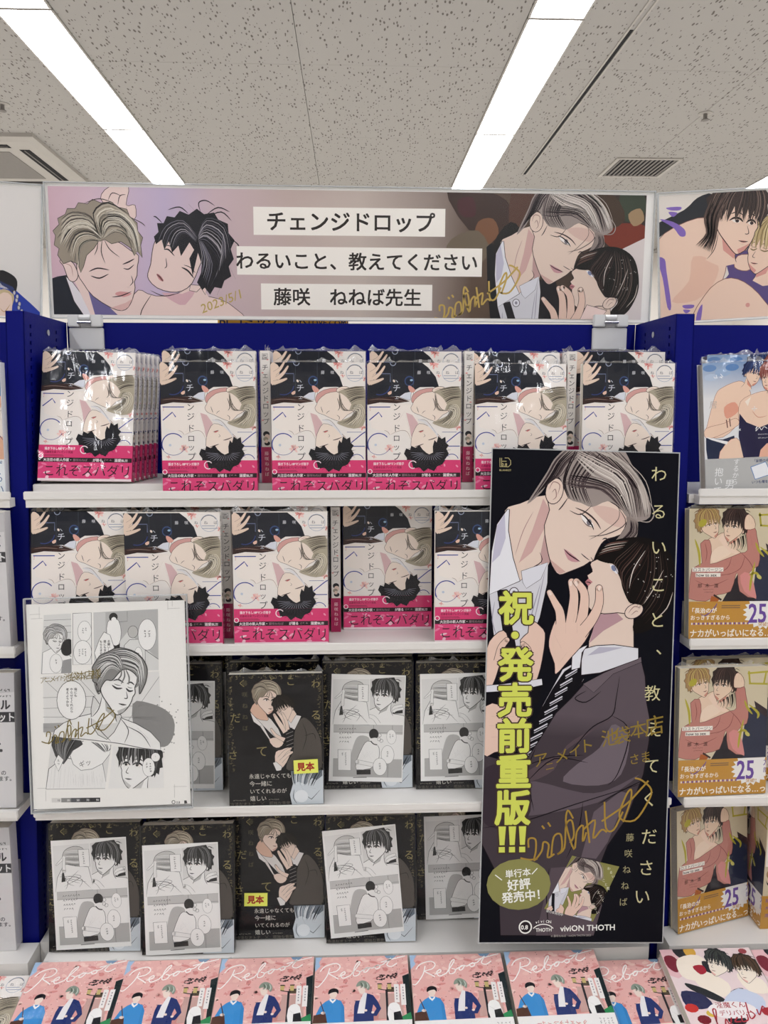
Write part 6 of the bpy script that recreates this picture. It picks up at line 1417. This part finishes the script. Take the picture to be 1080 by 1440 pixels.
# top shelf
for i in range(6):
    lab = 'pink comic with bright glare, front of the leaning row at top left' if i == 0 else f'pink comic in the leaning row at top left, {["second from the front", "third from the front", "fourth from the front", "second from the rear", "rearmost"][i - 1]}'
    book('comic_book', pink, standM(pink, 119 + i * 4.2, ZR1, Y=1.094 + i * .0165, lean=12, roll=1.0, dx=i * .0035), lab, GP)
fronts = [(296, 'the second stack from the left'), (449, 'the third stack from the left'), (582, 'the fourth stack from the left'), (733, 'the fifth stack from the left'), (882, 'the rightmost stack')]
leans = [2, 1.2, 1.2, 8, 2.5]
for (px, where), ln in zip(fronts, leans):
    book('comic_book', pink, standM(pink, px - (2 if px > 880 else 0), Z1, Y=1.0735, lean=ln, yaw=rc.uniform(-.4, .4)), f'pink comic on the top shelf, front copy of {where}', GP)
    book('comic_book', pink, standM(pink, px + (-9 if px > 880 else 2), ZR1, Y=1.103, lean=ln if ln > 4 else ln * .6 + .5, dx={733: -.0095, 882: -.0060}.get(px, 0)), f'pink comic on the top shelf, rear copy of {where}', GP)
for px, w in ((376, 'second and third stacks'), (657.5, 'fourth and fifth stacks'), (799.3, 'fifth and sixth stacks')):
    book('comic_book', pink, spineM(pink, px, ZR1, 1.099), f'comic turned spine out on the top shelf, between the {w}', GP)
# second shelf
for px, w in ((112, 'the leftmost stack'), (247, 'the second stack from the left'), (396, 'the third stack from the left'), (676, 'the stack beside the poster')):
    book('comic_book', pink, standM(pink, px, Z2, Y=1.043, lean=8 if px == 112 else 1.4), f'pink comic on the second shelf, front copy of {w}', GP)
    book('comic_book', pink, standM(pink, px + {112: 11, 247: 6}.get(px, 3), Z2, Y=1.108, lean=1), f'pink comic on the second shelf, rear copy of {w}', GP)
book('comic_book', pink, standM(pink, 545, Z2, py=885, lean=.8), 'pink-banded comic standing further back on the second shelf, bare shelf before it', GP)
for px, w in ((322, 'between the second and third stacks'), (473, 'right of the third stack')):
    book('comic_book', pink, spineM(pink, px, Z2, 1.075 if px == 322 else 1.10), f'comic turned spine out on the second shelf, {w}', GP)
# third shelf
book('comic_book', dark, standM(dark, 250, Z3, py=1113, lean=4), 'black comic with page sheet on the third shelf, half hidden by the framed page', GB, insert=(.0, .004, 1))
book('comic_book', dark, standM(dark, 266, Z3, py=1094, lean=4), 'black comic on the third shelf, right behind the copy next to the framed page', GB, insert=(.004, .002, 0))
book('comic_book', dark, standM(dark, 389, Z3, Y=1.0115, lean=4, yaw=1), 'black sample comic on the third shelf with a yellow sticker at its lower right', GB, sticker=(.041, .045, -2))
book('comic_book', dark, standM(dark, 387, Z3, Y=1.062, lean=4), 'black comic standing behind the sample copy on the third shelf', GB, insert=(.002, .012, 0))
book('comic_book', dark, standM(dark, 517, Z3, py=1109, lean=4), 'black comic with page sheet on the third shelf, right of the sample copy', GB, insert=(-.003, .010, 2))
book('comic_book', dark, standM(dark, 519, Z3, Y=1.079, lean=4), 'black comic hidden behind the page-sheet copy right of the third shelf sample', GB)
book('comic_book', dark, standM(dark, 648, Z3, py=1109, lean=4), 'black comic with page sheet on the third shelf, beside the tall poster', GB, insert=(-.005, .012, -.5))
book('comic_book', dark, standM(dark, 649, Z3, Y=1.078, lean=4), 'black comic behind the rightmost page-sheet copy of the third shelf', GB)
# bottom shelf
book('comic_book', dark, standM(dark, 134, Z4, py=1339, lean=7, yaw=-1), 'black comic with page sheet at the left end of the bottom shelf', GB, insert=(-.001, .005, -2.5))
book('comic_book', dark, standM(dark, 265, Z4, Y=1.0125, lean=7), 'black comic with page sheet on the bottom shelf, second from the left', GB, insert=(-.006, .001, -1.5))
book('comic_book', dark, standM(dark, 270, Z4, Y=1.046, lean=7), 'black comic behind the second page-sheet copy on the bottom shelf', GB)
book('comic_book', dark, standM(dark, 394, Z4, py=1321, lean=7), 'black sample comic on the bottom shelf with a yellow sticker at its lower left', GB, sticker=(-.034, .050, 1))
book('comic_book', dark, standM(dark, 522, Z4, py=1326, lean=7), 'black comic with tilted page sheet on the bottom shelf, right of the sample', GB, insert=(-.005, .011, -4.5))
book('comic_book', dark, standM(dark, 647, Z4, py=1293, lean=7), 'black comic with page sheet set back on the bottom shelf beside the tall poster', GB, insert=(.001, .001, -1))

# neighbours, right
GO, GL2 = 'ochre banded comics on the right-hand shelves', 'comics at the left edge'
book('comic_book', blue, standM(blue, 1055, Z1, Y=1.075, lean=5, roll=-2.5), 'blue comic with silver band at the right edge of the top shelf', 'silver banded comics at right')
book('comic_book', blue, standM(blue, 1054, Z1 + .013, Y=1.108, lean=4, roll=-1), 'blue and silver banded comic behind the front copy on the right-hand top shelf', 'silver banded comics at right')
for px, z, w, ln, fy, by, yw in ((1031, Z2, 'second', 6, 1.043, 1.072, 0), (1014, Z3, 'third', 4, 1.0145, 1.045, 3), (1001, Z4, 'bottom', 5, 1.045, 1.10, 17)):
    book('comic_book', ochre, standM(ochre, px, z, Y=fy, lean=ln, yaw=yw), f'ochre-banded comic on the {w} shelf at right, front copy', GO)
    if w != 'bottom': book('comic_book', ochre, standM(ochre, px + 7, z, Y=by + (.03 if yw > 10 else .006), lean=ln, yaw=yw), f'ochre-banded comic on the {w} shelf at right, behind the front copy', GO)
book('comic_book', ochre, spineM(ochre, 1076, Z4, 1.035), 'ochre-banded comic turned spine out on the right-hand bottom shelf', GO)
book('comic_book', ochre, standM(ochre, 1150, Z3, Y=1.04, lean=1), 'ochre-banded comic cut off by the right edge on the right-hand third shelf', GO)
# neighbours, left
book('comic_book', lblue, standM(lblue, -59, Z1, Y=1.075, lean=2), 'pale blue and skin-toned comic at the left edge of the top shelf', GL2)
for px, z, Y, w, ln in ((-64, Z2, 1.043, 'second', 1), (-56, Z3, 1.015, 'third', 6), (-53, Z4, 1.03, 'bottom', 1)):
    k = setbox
    book('boxed_set', k, standM(k, px, z, Y=Y, lean=ln), f'grey printed boxed set at the left edge of the {w} shelf', 'boxed sets at the left edge', cat='boxed set')

# flat books on the bench
def flatM(k, px, py, drop=0, yaw=0, dy=0):
    P = at(px, py, YTB - dy); P = Vector((0, YTB, ZTB)) + D1 * 0 + Vector((0, 0, 0))
    q = at(px, py, YTB)
    # slide along the bench plane to the wanted row
    d = ray(px, py); o = Vector((0, 0, EYE)); pl = Vector((0, YTB, ZTB)) - N1 * drop
    kk = (pl - o).dot(N1) / d.dot(N1); P = o + d * kk
    if P.y > YTB + .004: P = P + D1 * (P.y - YTB - .004)
    return Matrix.Translation(P) @ Matrix.Rotation(R(yaw), 4, 'Z') @ Matrix.Rotation(-(math.pi / 2 - SL), 4, 'X') @ Matrix.Translation((0, k.t / 2000, -k.h / 1000))
GR = 'pale pink blossom comics lying on the bench'
names = ['leftmost', 'second from the left', 'third from the left', 'fourth from the left', 'fifth from the left', 'below the tall poster']
for i, (px, py, yw) in enumerate(((116, 1352, 0), (246, 1350, .2), (377, 1347, 0), (508.5, 1345, 0), (640, 1342, 0), (771.5, 1337, 0))):
    book('comic_book', reboot, flatM(reboot, px, py, 0, yw), f'pink blossom comic lying flat on the bench, {names[i]}', GR)
    if i < 5: book('comic_book', reboot, flatM(reboot, px, py, .0178, yw), f'blossom comic on the bench, beneath the top copy {names[i]}', GR, wrap=False)
book('comic_book', reboot, flatM(reboot, 880, 1350, .0178, 0), 'pink blossom comic lying lower at the right end of its row', GR)
book('comic_book', incubus, flatM(incubus, 990, 1334, 0, 0), 'comic with dark-haired pair and red band lying at the right of the bench', 'red banded comics on the bench')
book('comic_book', incubus, flatM(incubus, 1118, 1334, 0, 0), 'red-banded comic cut off by the right edge of the picture on the bench', 'red banded comics on the bench')
book('comic_book', pink, flatM(pink, -17, 1358, .0195, 0), 'pale comic lying flat in the lower left corner of the bench', 'pale comics lying on the bench')
